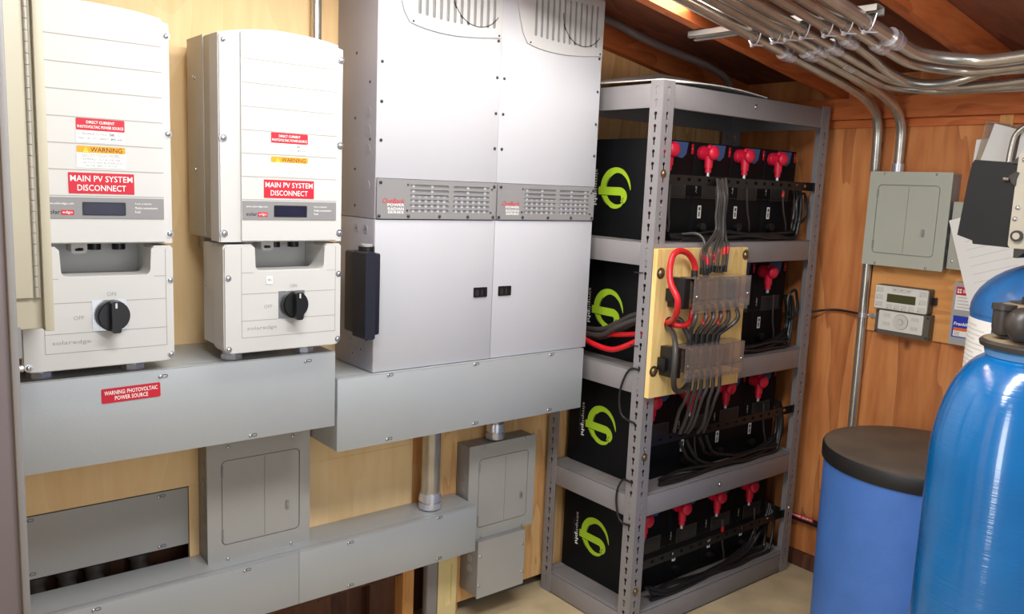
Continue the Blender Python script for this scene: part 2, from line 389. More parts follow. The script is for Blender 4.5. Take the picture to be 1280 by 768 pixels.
def trough(name, label, x0, x1, dep, z0, z1, seams=(), screws=()):
    t = thing(name, label, 'wireway', ((x0+x1)/2, -dep/2, z0))
    b = MB(FA); b.box(x0, x1, z0, z1, 0.0008, dep-.0025, STEEL_TROUGH, .0015); b.build('trough', t)
    xs = [x0]+list(seams)+[x1]
    for i in range(len(xs)-1):
        b = MB(FA); b.box(xs[i]+.0006, xs[i+1]-.0006, z0-.001, z1-.0015, dep-.0035, dep, STEEL_TROUGH, .0008)
        b.box(xs[i]+.001, xs[i+1]-.001, z1-.001, z1+.0008, dep-.02, dep, STEEL_TROUGH, .0005)
        b.build('cover', t)
    for u, v in screws:
        screw(t, A(u, v, dep), NA, .0042)
        b = MB(FA); b.rrect(u+.004, u+.017, v-.003, v+.0045, dep-.001, dep+.0008, .003, DKSCREW, 3, holes=[rr(u+.005, u+.016, v-.002, v+.0035, .0025, 3)]); b.build('keyhole', t)
    return t

# ================================================================== WIREWAYS AND PANELS ON THE BACK WALL
t = trough('wireway', 'long grey steel wireway with a red warning label under the two white inverters', -1.10, -.1306, .265, .8443, 1.0442,
           screws=((-.57, 1.027), (-.215, 1.027), (-.36, .853), (-.95, .853)))
b = MB(FA @ Matrix.Translation((-.632, .997, 0)) @ Matrix.Rotation(math.radians(1.0), 4, 'Z'))
b.rrect(-.062, .062, -.0165, .0165, .2652, .2662, .003, SIGN_R)
b.text('WARNING: PHOTOVOLTAIC', 0, .0062, .2664, h=.0095, w=.112, m=WHITE_INK, bold=.012)
b.text('POWER SOURCE', 0, -.0068, .2664, h=.0095, w=.070, m=WHITE_INK, bold=.012)
b.build('warning_label', t)
trough('wireway', 'pale grey steel wireway under the silver double-door power cabinet', -.1109, .7948, .238, .7596, .9618,
       screws=((.044, .955), (.342, .955), (.644, .955), (.044, .770), (.345, .770), (.646, .770)))
trough('wireway', 'lower grey steel wireway near the floor with a fat conduit rising from it', -1.10, .4455, .138, .2954, .4504, seams=(-.172,),
       screws=((-.328, .437), (-.019, .438), (.293, .443), (-.017, .304), (.295, .306), (-.70, .437)))
# recessed gutter in the wall slot
t = thing('gutter_box', 'flat grey gutter cover recessed in the plywood at lower left', 'wireway', (-.78, 0, .487))
b = MB(FA); b.box(-1.12, -.431, .490, .6465, -.095, -.006, STEEL_TROUGH, .001); b.build('gutter', t)
b = MB(FA); b.box(-1.12, -.4305, .4875, .6480, -.006, -.002, PANEL_G, .001); b.build('cover', t)
for u, v in ((-.814, .639), (-.506, .637), (-.507, .497), (-.814, .500)):
    screw(t, A(u, v, -.002), NA, .0042)
    b = MB(FA); b.rrect(u+.004, u+.017, v-.003, v+.0045, -.003, -.0012, .003, DKSCREW, 3, holes=[rr(u+.005, u+.016, v-.002, v+.0035, .0025, 3)]); b.build('keyhole', t)
for i, (x, lab) in enumerate(((-.79, 'leftmost'), (-.72, 'second from the left'), (-.655, 'third from the left'), (-.545, 'rightmost'))):
    b = MB(FA); b.cyl((x, .4, -.06), (x, .4895, -.06), .022, CONDUIT_SH, 16); b.cyl((x, .455, -.06), (x, .470, -.06), .027, CONDUIT_SH, 16)
    tag(b.build('conduit_nipple'), 'short steel conduit nipple in the dark slot under the recessed gutter, %s' % lab, 'conduit', 'nipples under the recessed gutter')

load_center('breaker_panel', 'square grey breaker panel between the red-labelled wireway and the low wireway', FA, -.4071, -.1152, .4478, .785, .0824,
            (-.366, -.149, .498, .732), -.249, (-.184, .575), PANEL_D, PANEL_G, ((-.350, .771), (-.168, .772), (-.353, .456), (-.172, .457)))
load_center('breaker_panel', 'grey breaker panel left of the shelving, with a conduit coming in at its top', FA, .4524, .7398, .3005, .6317, .080,
            (.4955, .705, .342, .580), .6075, (.680, .420), PANEL_D, PANEL_G, ((.5094, .6235), (.6863, .625), (.5096, .308), (.6866, .3085)))
t = thing('junction_box', 'small plain grey junction box directly below the right breaker panel', 'junction box', (.585, -.05, .098))
b = MB(FA); b.box(.4855, .6852, .0998, .2995, .0005, .1015, PANEL_D, .0015)
for z in (.15, .185): b.cyl((.4842, z+.04, .055), (.4865, z+.04, .055), .014, PANEL_G, 18)
b.build('box', t)
b = MB(FA); b.rrect(.4835, .6872, .0978, .2998, .1015, .104, .002, PANEL_G, 2); b.build('cover', t)
for u, v in ((.4935, .248), (.6778, .249), (.4915, .1445), (.679, .145)): screw(t, A(u, v, .104), NA, .0045)
# conduits between wireways
def conduit(name, label, pts, r, cat='conduit', rings=(), group=None, n=16, sub=10):
    t = thing(name, label, cat, Vector(pts[-1]), group)
    MB().tube(pts, r, CONDUIT, n, sub).build('pipe', t)
    for p0, p1, rr_ in rings:
        p0 = Vector(p0); p1 = Vector(p1); d = p1-p0; b = MB()
        b.cyl(p0, p0+d*.38, rr_, CHROME, 14); b.cyl(p0+d*.38, p0+d*.5, rr_*.86, CHROME, 14); b.cyl(p0+d*.5, p1, rr_*1.02, CHROME, 14, rr_*.92)
        b.build('coupling', t)
    return t
conduit('conduit', 'fat vertical steel conduit joining the pale wireway to the low wireway', [(.307, -.070, .7590), (.307, -.070, .452)], .0300, rings=(((.307, -.070, .455), (.307, -.070, .506), .037),), n=24)
conduit('conduit', 'short steel conduit nipple into the top of the right breaker panel', [(.583, -.045, .7590), (.583, -.045, .633)], .0245, rings=(((.583, -.045, .635), (.583, -.045, .688), .033),), n=20)
conduit('conduit', 'thin vertical conduit on the plywood behind the right-hand inverter', [(-.073, -.016, 2.28), (-.073, -.016, 1.046)], .0145)
# things standing below the low wireway
b = MB(FA); b.rrect(.378, .454, .001, .294,   .01, .026, .004, CREAMY, holes=[rr(.401, .434, .06, .214, .014)]); b.box(.401, .434, .06, .214, .0105, .019, CREAMY)
tag(b.build('cream_cover'), 'cream slotted panel standing on edge under the low wireway', 'panel')
b = MB(FA); b.box(.331, .372, .001, .2945, .004, .03, RACK, .002); b.box(.333, .37, .005, .28, .03, .0315, RACK)
tag(b.build('steel_strip'), 'dark grey steel upright beside the cream panel under the low wireway', 'upright')

# ================================================================== WHITE INVERTERS
def make_inverter():
    """built around u = 0 on the back wall"""
    t = thing('solar_inverter', '', 'solar inverter', (0, -.15, 1.067), 'white solar inverters')
    M = FA
    # heat sink body behind the shell
    b = MB(M); b.box(-.145, .145, 1.337, 1.812, .04, .226, ALU, .002)
    b.box(-.11, .11, 1.30, 1.80, .0005, .04, ALU)
    b.box(-.148, -.1445, 1.34, 1.8155, .045, .16, ALU, .001)
    hs = b.build('heat_sink', t)
    for z in (1.72, 1.50): screw(t, A(-.148, z, .10), NB, .006)
    # shell with arched top
    def arch(hw, zt, n=14): return [(-hw, 1.335)]+[(hw, 1.335)]+[(hw-2*hw*i/n, zt+.022*(1-((1-2*i/n))**2)) for i in range(n+1)]
    b = MB(M); b.prism(arch(.155, 1.806), .226, .281, WHITE); b.prism(arch(.1525, 1.8035), .281, .285, WHITE)
    b.build('shell', t)
    # raised cover, its groove shade drawn as darker white strips
    b = MB(M); b.prism([(-.105, 1.338), (.1375, 1.338)]+[(.1375-.2425*i/12, 1.8115+.014*(1-(1-2*(i+.6)/13)**2)) for i in range(13)], .2845, .290, WHITE)
    for i in range(7): b.box(-.104, .1365, 1.7555-i*.0534-.0009, 1.7555-i*.0534+.0009, .2885, .2904, WHITE_SH)
    cov = b.build('cover', t)
    for u, z in ((-.144, 1.791), (-.1455, 1.573), (-.1455, 1.355), (.148, 1.780), (.148, 1.573), (.148, 1.355)): screw(t, A(u, z, .285), NA, .0058, slot=True)
    # display strip
    b = MB(M); b.box(-.1035, .1355, 1.388, 1.432, .2895, .2915, VENT)
    b.text('www.solaredge.com', -.095, 1.4185, .2917, h=.0055, w=.052, m=WHITE_INK, align='l')
    b.text('solar', -.095, 1.4015, .2917, h=.0085, w=.027, m=INK, bold=.01, align='l')
    b.box(-.067, -.043, 1.3955, 1.4055, .2915, .2919, SIGN_R); b.text('edge', -.055, 1.4005, .2921, h=.007, w=.019, m=WHITE_INK)
    for i, s in enumerate(('Power production', 'Module communication', 'Fault')): b.text(s, .076, 1.420-i*.0085, .2917, w=(.034, .046, .011)[i], h=.0048, m=WHITE_INK, align='l')
    ds = b.build('display_strip', t)
    b = MB(M); b.rrect(-.027, .057, 1.395, 1.4225, .2915, .2925, .002, BLACK); b.rrect(-.0245, .0545, 1.3975, 1.420, .2925, .2928, .001, LCD_D); b.build('screen', ds)
    # stickers
    b = MB(M @ Matrix.Translation((.012, 1.4615, 0)))
    b.rrect(-.0635, .0635, -.0215, .0215, .2904, .2910, .001, SIGN_R, 2)
    b.text('MAIN PV SYSTEM', 0, .0095, .2912, h=.0125, w=.120, m=WHITE_INK, bold=.003)
    b.text('DISCONNECT', 0, -.0095, .2912, h=.0125, w=.094, m=WHITE_INK, bold=.003); b.build('disconnect_sign', t)
    b = MB(M @ Matrix.Translation((.0125, 1.568, 0)))
    b.rrect(-.0465, .0465, -.023, .026, .2904, .2908, .002, WHITE_INK, 2); b.rrect(-.0465, .0465, .0015, .026, .2908, .2910, .002, SIGN_R, 2)
    b.text('DIRECT CURRENT', 0, .0185, .2912, h=.0058, w=.054, m=WHITE_INK, bold=.012); b.text('PHOTOVOLTAIC POWER SOURCE', 0, .0090, .2912, h=.0058, w=.088, m=WHITE_INK, bold=.012)
    b.text('MAXIMUM VOLTAGE', -.012, -.0055, .2912, h=.0045, w=.048, m=INKG); b.text('500', .0215, -.0050, .2912, h=.0058, w=.010, m=INK, bold=.02); b.text('VDC', .036, -.0055, .2912, h=.0045, w=.010, m=INKG)
    b.text('MAX CIRCUIT CURRENT', -.013, -.0145, .2912, h=.0045, w=.058, m=INKG); b.text('34.5', .0235, -.0140, .2912, h=.0058, w=.010, m=INK, bold=.02); b.text('AMPS', .037, -.0145, .2912, h=.0045, w=.012, m=INKG)
    b.build('current_label', t)
    b = MB(M @ Matrix.Translation((.0125, 1.517, 0)))
    b.rrect(-.0465, .0465, -.0235, .021, .2904, .2908, .002, WHITE_INK, 2); b.rrect(-.0465, .0465, .0070, .021, .2908, .2910, .002, ORANGE, 2)
    b.prism([(-.0345, .0085), (-.0245, .0085), (-.0295, .0180)], .2910, .2912, mat('warning_yellow', rgb(252, 226, 60), .5, var=0)); b.box(-.0300, -.0290, .0105, .0150, .2912, .2913, INK)
    b.text('WARNING', .010, .0140, .2912, h=.0095, w=.061, m=INK, bold=.004)
    b.text('ELECTRIC SHOCK HAZARD', 0, .0030, .2910, h=.0045, w=.072, m=INKG); b.box(-.045, .045, -.0008, -.0002, .2908, .2910, INKG)
    for i, (s, w) in enumerate((('TERMINALS ON THE LINE AND', .077), ('LOAD SIDES MAY BE ENERGIZED', .083), ('IN THE OPEN POSITION', .060))): b.text(s, 0, -.0062-i*.0065, .2910, h=.0044, w=w, m=INKG)
    b.build('warning_label', t)
    # lower safety switch unit: front plate with a notch, tapering back box
    z0, z1 = 1.067, 1.329; nl, nr, nb = -.072, .108, 1.265
    def ring(r, seg=6):
        out = []
        for cx, cy, a0 in ((-.147+r, z0+r, 180), (.155-r, z0+r, 270)):
            for i in range(seg+1):
                a = math.radians(a0+90*i/seg); out.append((cx+r*math.cos(a), cy+r*math.sin(a)))
        return out
    low = ring(.018)
    notch = [(.155, z1-.006), (.149, z1), (nr+.008, z1), (nr+.002, z1-.006)]+[(nr-.016+.016*math.cos(math.radians(-i*18)), nb+.016+.016*math.sin(math.radians(-i*18))) for i in range(6)]+[(nl+.016+.016*math.cos(math.radians(-90-i*18)), nb+.016+.016*math.sin(math.radians(-90-i*18))) for i in range(6)]+[(nl-.002, z1-.006), (nl-.008, z1), (-.141, z1), (-.147, z1-.006)]
    b = MB(M); b.prism(low+notch, .215, .281, WHITE)
    inner = [((u)*.982, (z-1.2)*.982+1.2) if u else (u, z) for u, z in low+notch]; b.prism(inner, .281, .286, WHITE)
    # back box + notch floor / rear
    b.prism([(-.142, z0+.012), (.150, z0+.012), (.150, 1.215), (-.142, 1.215)], .13, .215, WHITE)
    b.prism([(-.138, 1.215), (.147, 1.215), (.147, 1.325), (-.138, 1.325)], .12, .165, WHITE)
    b.prism([(-.147, 1.215), (nl-.002, 1.215), (nl-.002, 1.328), (-.147, 1.328)], .165, .2155, WHITE)
    b.prism([(nr+.002, 1.215), (.155, 1.215), (.155, 1.328), (nr+.002, 1.328)], .165, .2155, WHITE)
    b.prism([(nl-.003, 1.2155), (nr+.003, 1.2155), (nr+.003, 1.262), (nl-.003, 1.262)], .165, .216, WHITE)
    b.prism([(-.10, 1.11), (.11, 1.11), (.11, 1.30), (-.10, 1.30)], .0008, .13, ALU)
    # panel lines
    for z in (1.262, 1.211, 1.146): 
        for u0, u1 in (((-.105, -.076), (.113, .138)) if z > 1.25 else ((-.105, .138),)): b.box(u0, u1, z-.0006, z+.0006, .2855, .2864, WHITE_SH)
    for u in (-.105, .138): b.box(u-.0006, u+.0006, 1.105, 1.322, .2855, .2864, WHITE_SH)
    b.box(-.105, .138, 1.1044, 1.1056, .2855, .2864, WHITE_SH)
    b.text('ON', .025, 1.2265, .2864, h=.0085, m=WHITE_SH); b.text('OFF', -.040, 1.178, .2864, h=.0085, m=WHITE_SH); b.text('solaredge', -.092, 1.126, .2864, h=.011, w=.074, m=WHITE_SH, align='l')
    sw = b.build('safety_switch', t)
    for u, z in ((-.137, 1.2495), (-.137, 1.073+.006), (.147, 1.251), (.146, 1.082)): screw(t, A(u, z, .2855), NA, .005, slot=True)
    b = MB(M); b.box(-.014, .054, 1.147, 1.214, .286, .2868, SCREW)
    pl = b.build('switch_plate', t)
    b = MB(M); b.prism(circ(.025, 1.180, .0335, 28), .287, .300, BLACK); b.prism(circ(.025, 1.180, .030, 28), .300, .306, BLACK); b.rrect(.016, .034, 1.146, 1.214, .306, .326, .005, BLACK); b.box(.023, .027, 1.200, 1.211, .326, .3263, LIGHTGREY)
    b.build('rotary_knob', t)
    # cable glands seen in the notch, hook and feet
    for u in (.012, .062):
        b = MB(M); b.cyl((u, 1.337, .20), (u, 1.315, .20), .014, BLACK, 12); b.build('cable_gland', t)
    b = MB(M); b.rrect(-.044, -.013, 1.312, 1.336, .20, .255, .006, WHITE, holes=[rr(-.037, -.020, 1.317, 1.324, .003)]); b.build('hook', t)
    for u in (-.108, .080):
        b = MB(M); b.cyl((u, 1.068, .225), (u, 1.0455, .225), .0215, CHROME, 20); b.cyl((u, 1.058, .225), (u, 1.0455, .225), .026, CHROME, 8); b.build('conduit_fitting', t)
    return t
inv = make_inverter(); inv.location.x += -.282
inv['label'] = 'white solar inverter with rotary switch, the right one, nearer the silver power cabinet'
inv2 = copy_tree(inv); inv2.location.x = -.697
inv2['label'] = 'white solar inverter with rotary switch at the left, partly behind the cream enclosure'
b = MB(FA); b.box(-.326, -.311, 1.233, 1.252, .2866, .2872, PAPER); b.text('OFF', -.318, 1.243, .2875, h=.010, w=.006, m=INK, rot=pi/2)
tag(b.build('sticker'), 'tiny white sticker below the notch of the right inverter', 'sticker')

# cream enclosure with piano hinge at far left, grey door leaf beside it
t = thing('wall_enclosure', 'cream metal enclosure with a piano hinge at the left edge of the photo', 'enclosure', (-.96, -.42, 1.18))
b = MB(FA); b.box(-1.139, -.8105, 1.183, 2.05, .30, .416, CREAM, .003); b.box(-.824, -.8075, 1.18, 2.052, .30, .432, CREAM, .002); b.build('body', t)
b = MB(FA); b.box(-1.125, -.842, 1.244, 2.04, .4155, .424, CREAM, .002); b.build('door', t)
b = MB(FA); b.box(-.8425, -.827, 1.244, 2.04, .4155, .4195, CREAM)
z = 1.245
while z < 2.03: b.cyl((-.834, z, .4215), (-.834, z+.0195, .4215), .0044, ALU, 10); z += .0205
b.build('piano_hinge', t)
t = thing('door_leaf', 'tall lilac-grey metal door leaf cropped by the left edge of the photo', 'door', (-1.0, -.62, 0))
b = MB(FA); b.box(-1.13, -.903, .012, 2.12, .60, .632, LEAF, .004); b.box(-.909, -.897, .012, 2.12, .594, .640, PANEL_D, .003); b.build('leaf', t)
b = MB(FA); b.rrect(-.897, -.889, 1.168, 1.222, .605, .612, .003, PANEL_D); b.cyl((-.898, 1.150, .61), (-.888, 1.150, .61), .006, SCREW, 10); b.build('latch', t)

# ================================================================== SILVER POWER CABINET AND INVERTERS
D = .2271
def power_inverter(x0, label):
    t = thing('power_inverter', label, 'inverter', (x0+.203, -.11, 1.3895), 'silver power inverters')
    x1 = x0+.4065; M = FA @ Matrix.Translation((x0, 0, 0)); zt = 2.085
    b = MB(M); b.box(0, .4065, 1.3885, zt, .002, D-.003, RAD_S, .002)
    for z in (1.671, 1.623, 1.573, 1.477): b.cyl((-.0012, z, .183), (.001, z, .183), .014, RAD_S, 20)
    for z, n in ((1.831, .114), (1.658, .11), (1.52, .112), (1.42, .114), (1.75, .19), (1.60, .195)): b.cyl((-.001, z, n), (.001, z, n), .004, DKSCREW, 8)
    b.build('housing', t)
    b = MB(M); b.box(-.0002, .4067, 1.4985, zt+.001, D-.003, D, RAD, .001); b.build('front_cover', t)
    # lower louvre plate with through slots
    slots = [rr(u0, u1, 1.4805-i*.0136-.0036, 1.4805-i*.0136+.0036, .003, 3) for i in range(6) for u0, u1 in ((.107, .235), (.251, .379))]
    b = MB(M); b.rrect(.003, .4035, 1.3895, 1.4975, D, D+.004, .006, VENT, 4, holes=slots)
    b.text('OutBack', .055, 1.4380, D+.0042, w=.070, h=.013, m=SIGN_R, bold=.01, shear=.25); b.text('POWER', .062, 1.4275, D+.0042, w=.052, h=.0072, m=WHITE_INK, bold=.006)
    b.text('RADIAN', .062, 1.4170, D+.0042, w=.050, h=.0072, m=WHITE_INK, bold=.006); b.text('SERIES', .062, 1.4078, D+.0042, w=.050, h=.0072, m=WHITE_INK, bold=.006)
    v = b.build('louvre_plate', t)
    b = MB(M); b.box(.095, .392, 1.40, 1.488, D, D+.0008, DUCT)
    for i in range(13):
        for u in (.115+i*.0205,): b.box(u, u+.008, 1.402, 1.452 if i % 3 else 1.486, D+.0006, D+.0016, RAD)
    b.build('filter', v)
    for u, z in ((.014, 1.487), (.396, 1.4865), (.010, 1.397), (.102, 1.397), (.205, 1.397), (.303, 1.397), (.395, 1.397)): screw(t, A(x0+u, z, D+.004), NA, .0048, DKSCREW)
    for u, z in ((.099, 1.483), (.388, 1.478), (.098, 1.413), (.386, 1.410)): screw(t, A(x0+u, z, D+.004), NA, .003, DKSCREW)
    # upper vent grille with curved lower edge
    zz = zt-.004
    edge = [(.050, 2.035), (.062, 1.985), (.076, 1.940), (.094, 1.913)]+[(.094+.310*i/12, 1.9135-.016*math.sin(pi*(i/12)**.8)) for i in range(1, 13)]+[(.4045, zz)]+([(.02, zz)] if zz > 2.05 else [])
    hs = []
    for i in range(12):
        u = .124+i*.0228; zb = 1.9375-.006*math.sin(pi*i/11)-.002*(i/11); zc = zz-.018
        hs.append(rr(u-.005, u+.005, zb, zc, .0045, 3))
    b = MB(M); b.prism(edge, D, D+.004, VENT2, holes=hs); g = b.build('vent_grille', t)
    b = MB(M); b.box(.11, .392, 1.925, zz-.01, D, D+.0008, DUCT)
    b.build('backing', g)
    b = MB(M); c0 = (.318, 2.02); R0 = .088
    arc = [(c0[0]+R0*math.cos(a), c0[1]+R0*math.sin(a)) for a in [math.radians(q) for q in range(180, 361, 9)]]
    arc = [(u, z) for u, z in arc if z < zz-.02 and u < .392]
    if len(arc) > 2: b.tube([(u, z, D+.0025) for u, z in arc], .0022, DKSCREW, 6, 2)
    b.build('fan_ring', g)
    for u, z in ((.105, 1.9165), (.394, 1.9185)): screw(t, A(x0+u, z, D+.004), NA, .003, DKSCREW)
    for z in (1.9045, 1.8015, 1.699, 1.598):
        if z < 1.9: screw(t, A(x0+.0145, z, D), NA, .0045, DKSCREW)
        screw(t, A(x0+.3955, z, D), NA, .0045, DKSCREW)
    return t
power_inverter(0, 'silver power inverter with grey louvre plate, left of the pair on the cabinet')
power_inverter(.4075, 'silver power inverter with grey louvre plate, right of the pair next to the shelving')
t = thing('power_cabinet', 'silver double-door power cabinet with two black pull latches on the pale wireway', 'cabinet', (.406, -.11, .963))
b = MB(FA); b.box(0, .812, .9632, 1.3872, .002, D-.004, RAD_S, .002)
for z, n, r in ((1.3583, .125, .013), (1.3575, .177, .013), (1.019, .162, .02), (1.04, .10, .004), (1.00, .115, .014)): b.cyl((-.0012, z, n), (.001, z, n), r, RAD_S, 20)
for z, n in ((1.3583, .125), (1.3575, .177), (1.019, .162), (1.05, .19), (1.0, .115)): b.cyl((-.0016, z, n), (.001, z, n), .003, DKSCREW, 8)
b.build('body', t)
for x0, x1, hu in ((.001, .4068, .361), (.4084, .811, .4535)):
    b = MB(FA); b.box(x0, x1, .9645, 1.3862, D-.004, D, RAD, .0012); d = b.build('door', t)
    b = MB(FA); b.rrect(hu-.0245, hu+.0245, 1.1575, 1.187, D, D+.003, .002, BLACK, 2, holes=[rr(hu-.018, hu+.012, 1.1625, 1.182, .002, 2)]); b.box(hu-.019, hu+.013, 1.162, 1.1825, D-.0005, D+.0008, DKSCREW); b.box(hu-.004, hu+.002, 1.163, 1.181, D+.0005, D+.0025, BLACK)
    b.build('pull_latch', d)
# black device on the left side of the cabinet
t = thing('surge_box', 'slim black plastic box on the left side of the silver cabinet', 'device', (-.03, -.15, 1.07))
M = FBm(-.0015)
b = MB(FA); b.box(-.052, -.0015, 1.078, 1.300, .155, .268, SATIN, .006); b.rrect(-.06, -.030, 1.072, 1.304, .222, .292, .006, SATIN); b.build('case', t)
b = MB(FA); b.cyl((-.028, 1.300, .235), (-.028, 1.316, .235), .022, BLACK, 18); b.cyl((-.028, 1.316, .235), (-.028, 1.322, .235), .016, PANEL_G, 18); b.build('lock_nut', t)

# ================================================================== STEEL SHELVING
SX0, SX1, SY0, SY1 = .8487, 1.7800, -.0199, -.4663
LEV = [.079, .497, .916, 1.332, 1.822]
t = thing('steel_shelving', 'grey boltless steel shelving unit full of black batteries', 'shelving', ((SX0+SX1)/2, (SY0+SY1)/2, 0))
def keyholes(c, z0=.03, z1=1.82):
    out = []; z = 1.8055
    while z > z0:
        out.append([(c-.0032, z-.0185), (c-.0032, z-.005)]+[(c+.0064*math.cos(a), z+.0064*math.sin(a)) for a in [math.radians(q) for q in range(215, -36, -36)]]+[(c+.0032, z-.005), (c+.0032, z-.0185)]); z -= .0381
    return out
def post(px, py, sx, sy):
    """angle post: sx, sy = directions of its two legs from the corner"""
    b = MB(FA); u0, u1 = sorted((px, px+sx*.052))
    dep0, dep1 = (-py-.002, -py) if sy > 0 else (-py, -py+.002)
    b.prism([(u0, 0), (u1, 0), (u1, 1.829), (u0, 1.829)], dep0, dep1, RACK, holes=keyholes(px+sx*.024))
    M = FBm(px); b2 = MB(M); v0, v1 = sorted((-(py+sy*.0021), -(py+sy*.052)))
    n0, n1 = (-.002, 0) if sx > 0 else (0, .002)
    b2.prism([(v0, 0), (v1, 0), (v1, 1.829), (v0, 1.829)], n0, n1, RACK, holes=keyholes(-(py+sy*.026)))
    o = len(b.v); b.v += b2.v; b.f += [[i+o for i in f] for f in b2.f]; b.m += b2.m
    b.build('post', t, angle=30)
post(SX0, SY1, 1, 1); post(SX1, SY1, -1, 1); post(SX0, SY0, 1, -1); post(SX1, SY0, -1, -1)
for zt in LEV:
    z0 = zt-.074; e = .0022
    for yy, s in ((SY1+e, 1), (SY0-e, -1)):
        b = MB(); b.box(SX0+.003, SX1-.003, *sorted((yy, yy+s*.0022)), z0, zt, RACK, .0006); b.box(SX0+.003, SX1-.003, *sorted((yy, yy+s*.022)), zt-.002, zt, RACK, .0006)
        if yy < -.3: b.box(SX0+.003, SX1-.003, *sorted((yy, yy+s*.014)), z0, z0+.002, RACK, .0006)
        b.build('rail', t)
    for xx, s in ((SX0+e, 1), (SX1-e, -1)):
        b = MB(); b.box(*sorted((xx, xx+s*.0022)), SY1+.005, SY0-.005, z0, zt, RACK, .0006); b.box(*sorted((xx, xx+s*.022)), SY1+.005, SY0-.005, zt-.002, zt, RACK, .0006); b.build('rail', t)
    b = MB(); b.box(SX0+.006, SX1-.006, SY1+.006, SY0-.006, zt-.012 if zt < 1.5 else zt-.014, zt-.001 if zt < 1.5 else zt-.003, RACK_T if zt < 1.5 else BATT); b.build('deck', t)
for z, u in ((1.548, .873), (.635, .873), (.168, .873)): screw(t, A(u, z, .4663), NA, .0085, BRASS, 'bolt', slot=True)
screw(t, A(1.290, .4585, .464), NA, .006, SCREW, 'bolt', slot=True); screw(t, A(1.32, 1.79, .464), NA, .006, SCREW, 'bolt', slot=True); screw(t, A(1.753, .268, .4663), NA, .008, SCREW, 'bolt', slot=True)
# white sheets on the top deck
def sheet(name, label, c, m, th=.003, n=8, bow=.0):
    """c: corner points front-left, front-right, back-right, back-left"""
    c = [Vector(p) for p in c]; vs = []; fs = []
    for s in (0, th):
        for i in range(n+1):
            for j in range(n+1):
                a, q = i/n, j/n; p = c[0].lerp(c[1], a).lerp(c[3].lerp(c[2], a), q); p = p+Vector((0, 0, s+bow*math.sin(pi*a))); vs.append(p)
    N = (n+1)**2
    for i in range(n):
        for j in range(n):
            q = [i*(n+1)+j, (i+1)*(n+1)+j, (i+1)*(n+1)+j+1, i*(n+1)+j+1]; fs += [[k+N for k in q], q[::-1]]
    for i in range(n):
        for q in ((i*(n+1), (i+1)*(n+1)), ((i+1)*(n+1)+n, i*(n+1)+n), (i+1, i), (n*(n+1)+i, n*(n+1)+i+1)): fs.append([q[0], q[1], q[1]+N, q[0]+N])
    b = MB(); b.add(vs, fs, m); return tag(b.build(name), label, 'sheet', 'white sheets on top of the shelving')
sheet('white_sheet', 'white sheet with its raised edge over the left end of the shelving top', [(.858, -.452, 1.831), (1.30, -.40, 1.845), (1.30, -.05, 1.925), (.858, -.05, 1.838)], PAPER, bow=.004)
sheet('white_sheet', 'thin white sheet lying along the front of the shelving top', [(.905, -.456, 1.828), (1.40, -.452, 1.826), (1.42, -.20, 1.829), (.91, -.16, 1.829)], PAPER, bow=.012)

# ================================================================== BATTERIES
def ribbon(path, widths, sub=7):
    P = [Vector((p[0], p[1], 0)) for p in path]; Q = []; Wd = []
    for i in range(len(P)-1):
        a, b_, c, d = P[max(i-1, 0)], P[i], P[i+1], P[min(i+2, len(P)-1)]
        for k_ in range(sub):
            s = k_/sub; Q.append(.5*((2*b_)+(c-a)*s+(2*a-5*b_+4*c-d)*s*s+(3*b_-a-3*c+d)*s**3)); Wd.append(widths[i]*(1-s)+widths[i+1]*s)
    Q.append(P[-1]); Wd.append(widths[-1]); l = []; r = []
    for i, p in enumerate(Q):
        d = (Q[min(i+1, len(Q)-1)]-Q[max(i-1, 0)]).normalized(); nn = Vector((-d.y, d.x, 0)); l.append(p+nn*Wd[i]); r.append(p-nn*Wd[i])
    return l, r
def add_ribbon(b, l, r, n, m, f):
    vs = [f(p, n) for p in l]+[f(p, n) for p in r]; N = len(l)
    b.add(vs, [[i, N+i, N+i+1, i+1] for i in range(N-1)], m)
BX, BP, BY0, BY1, BH = .938, .2015, -.030, -.365, .331
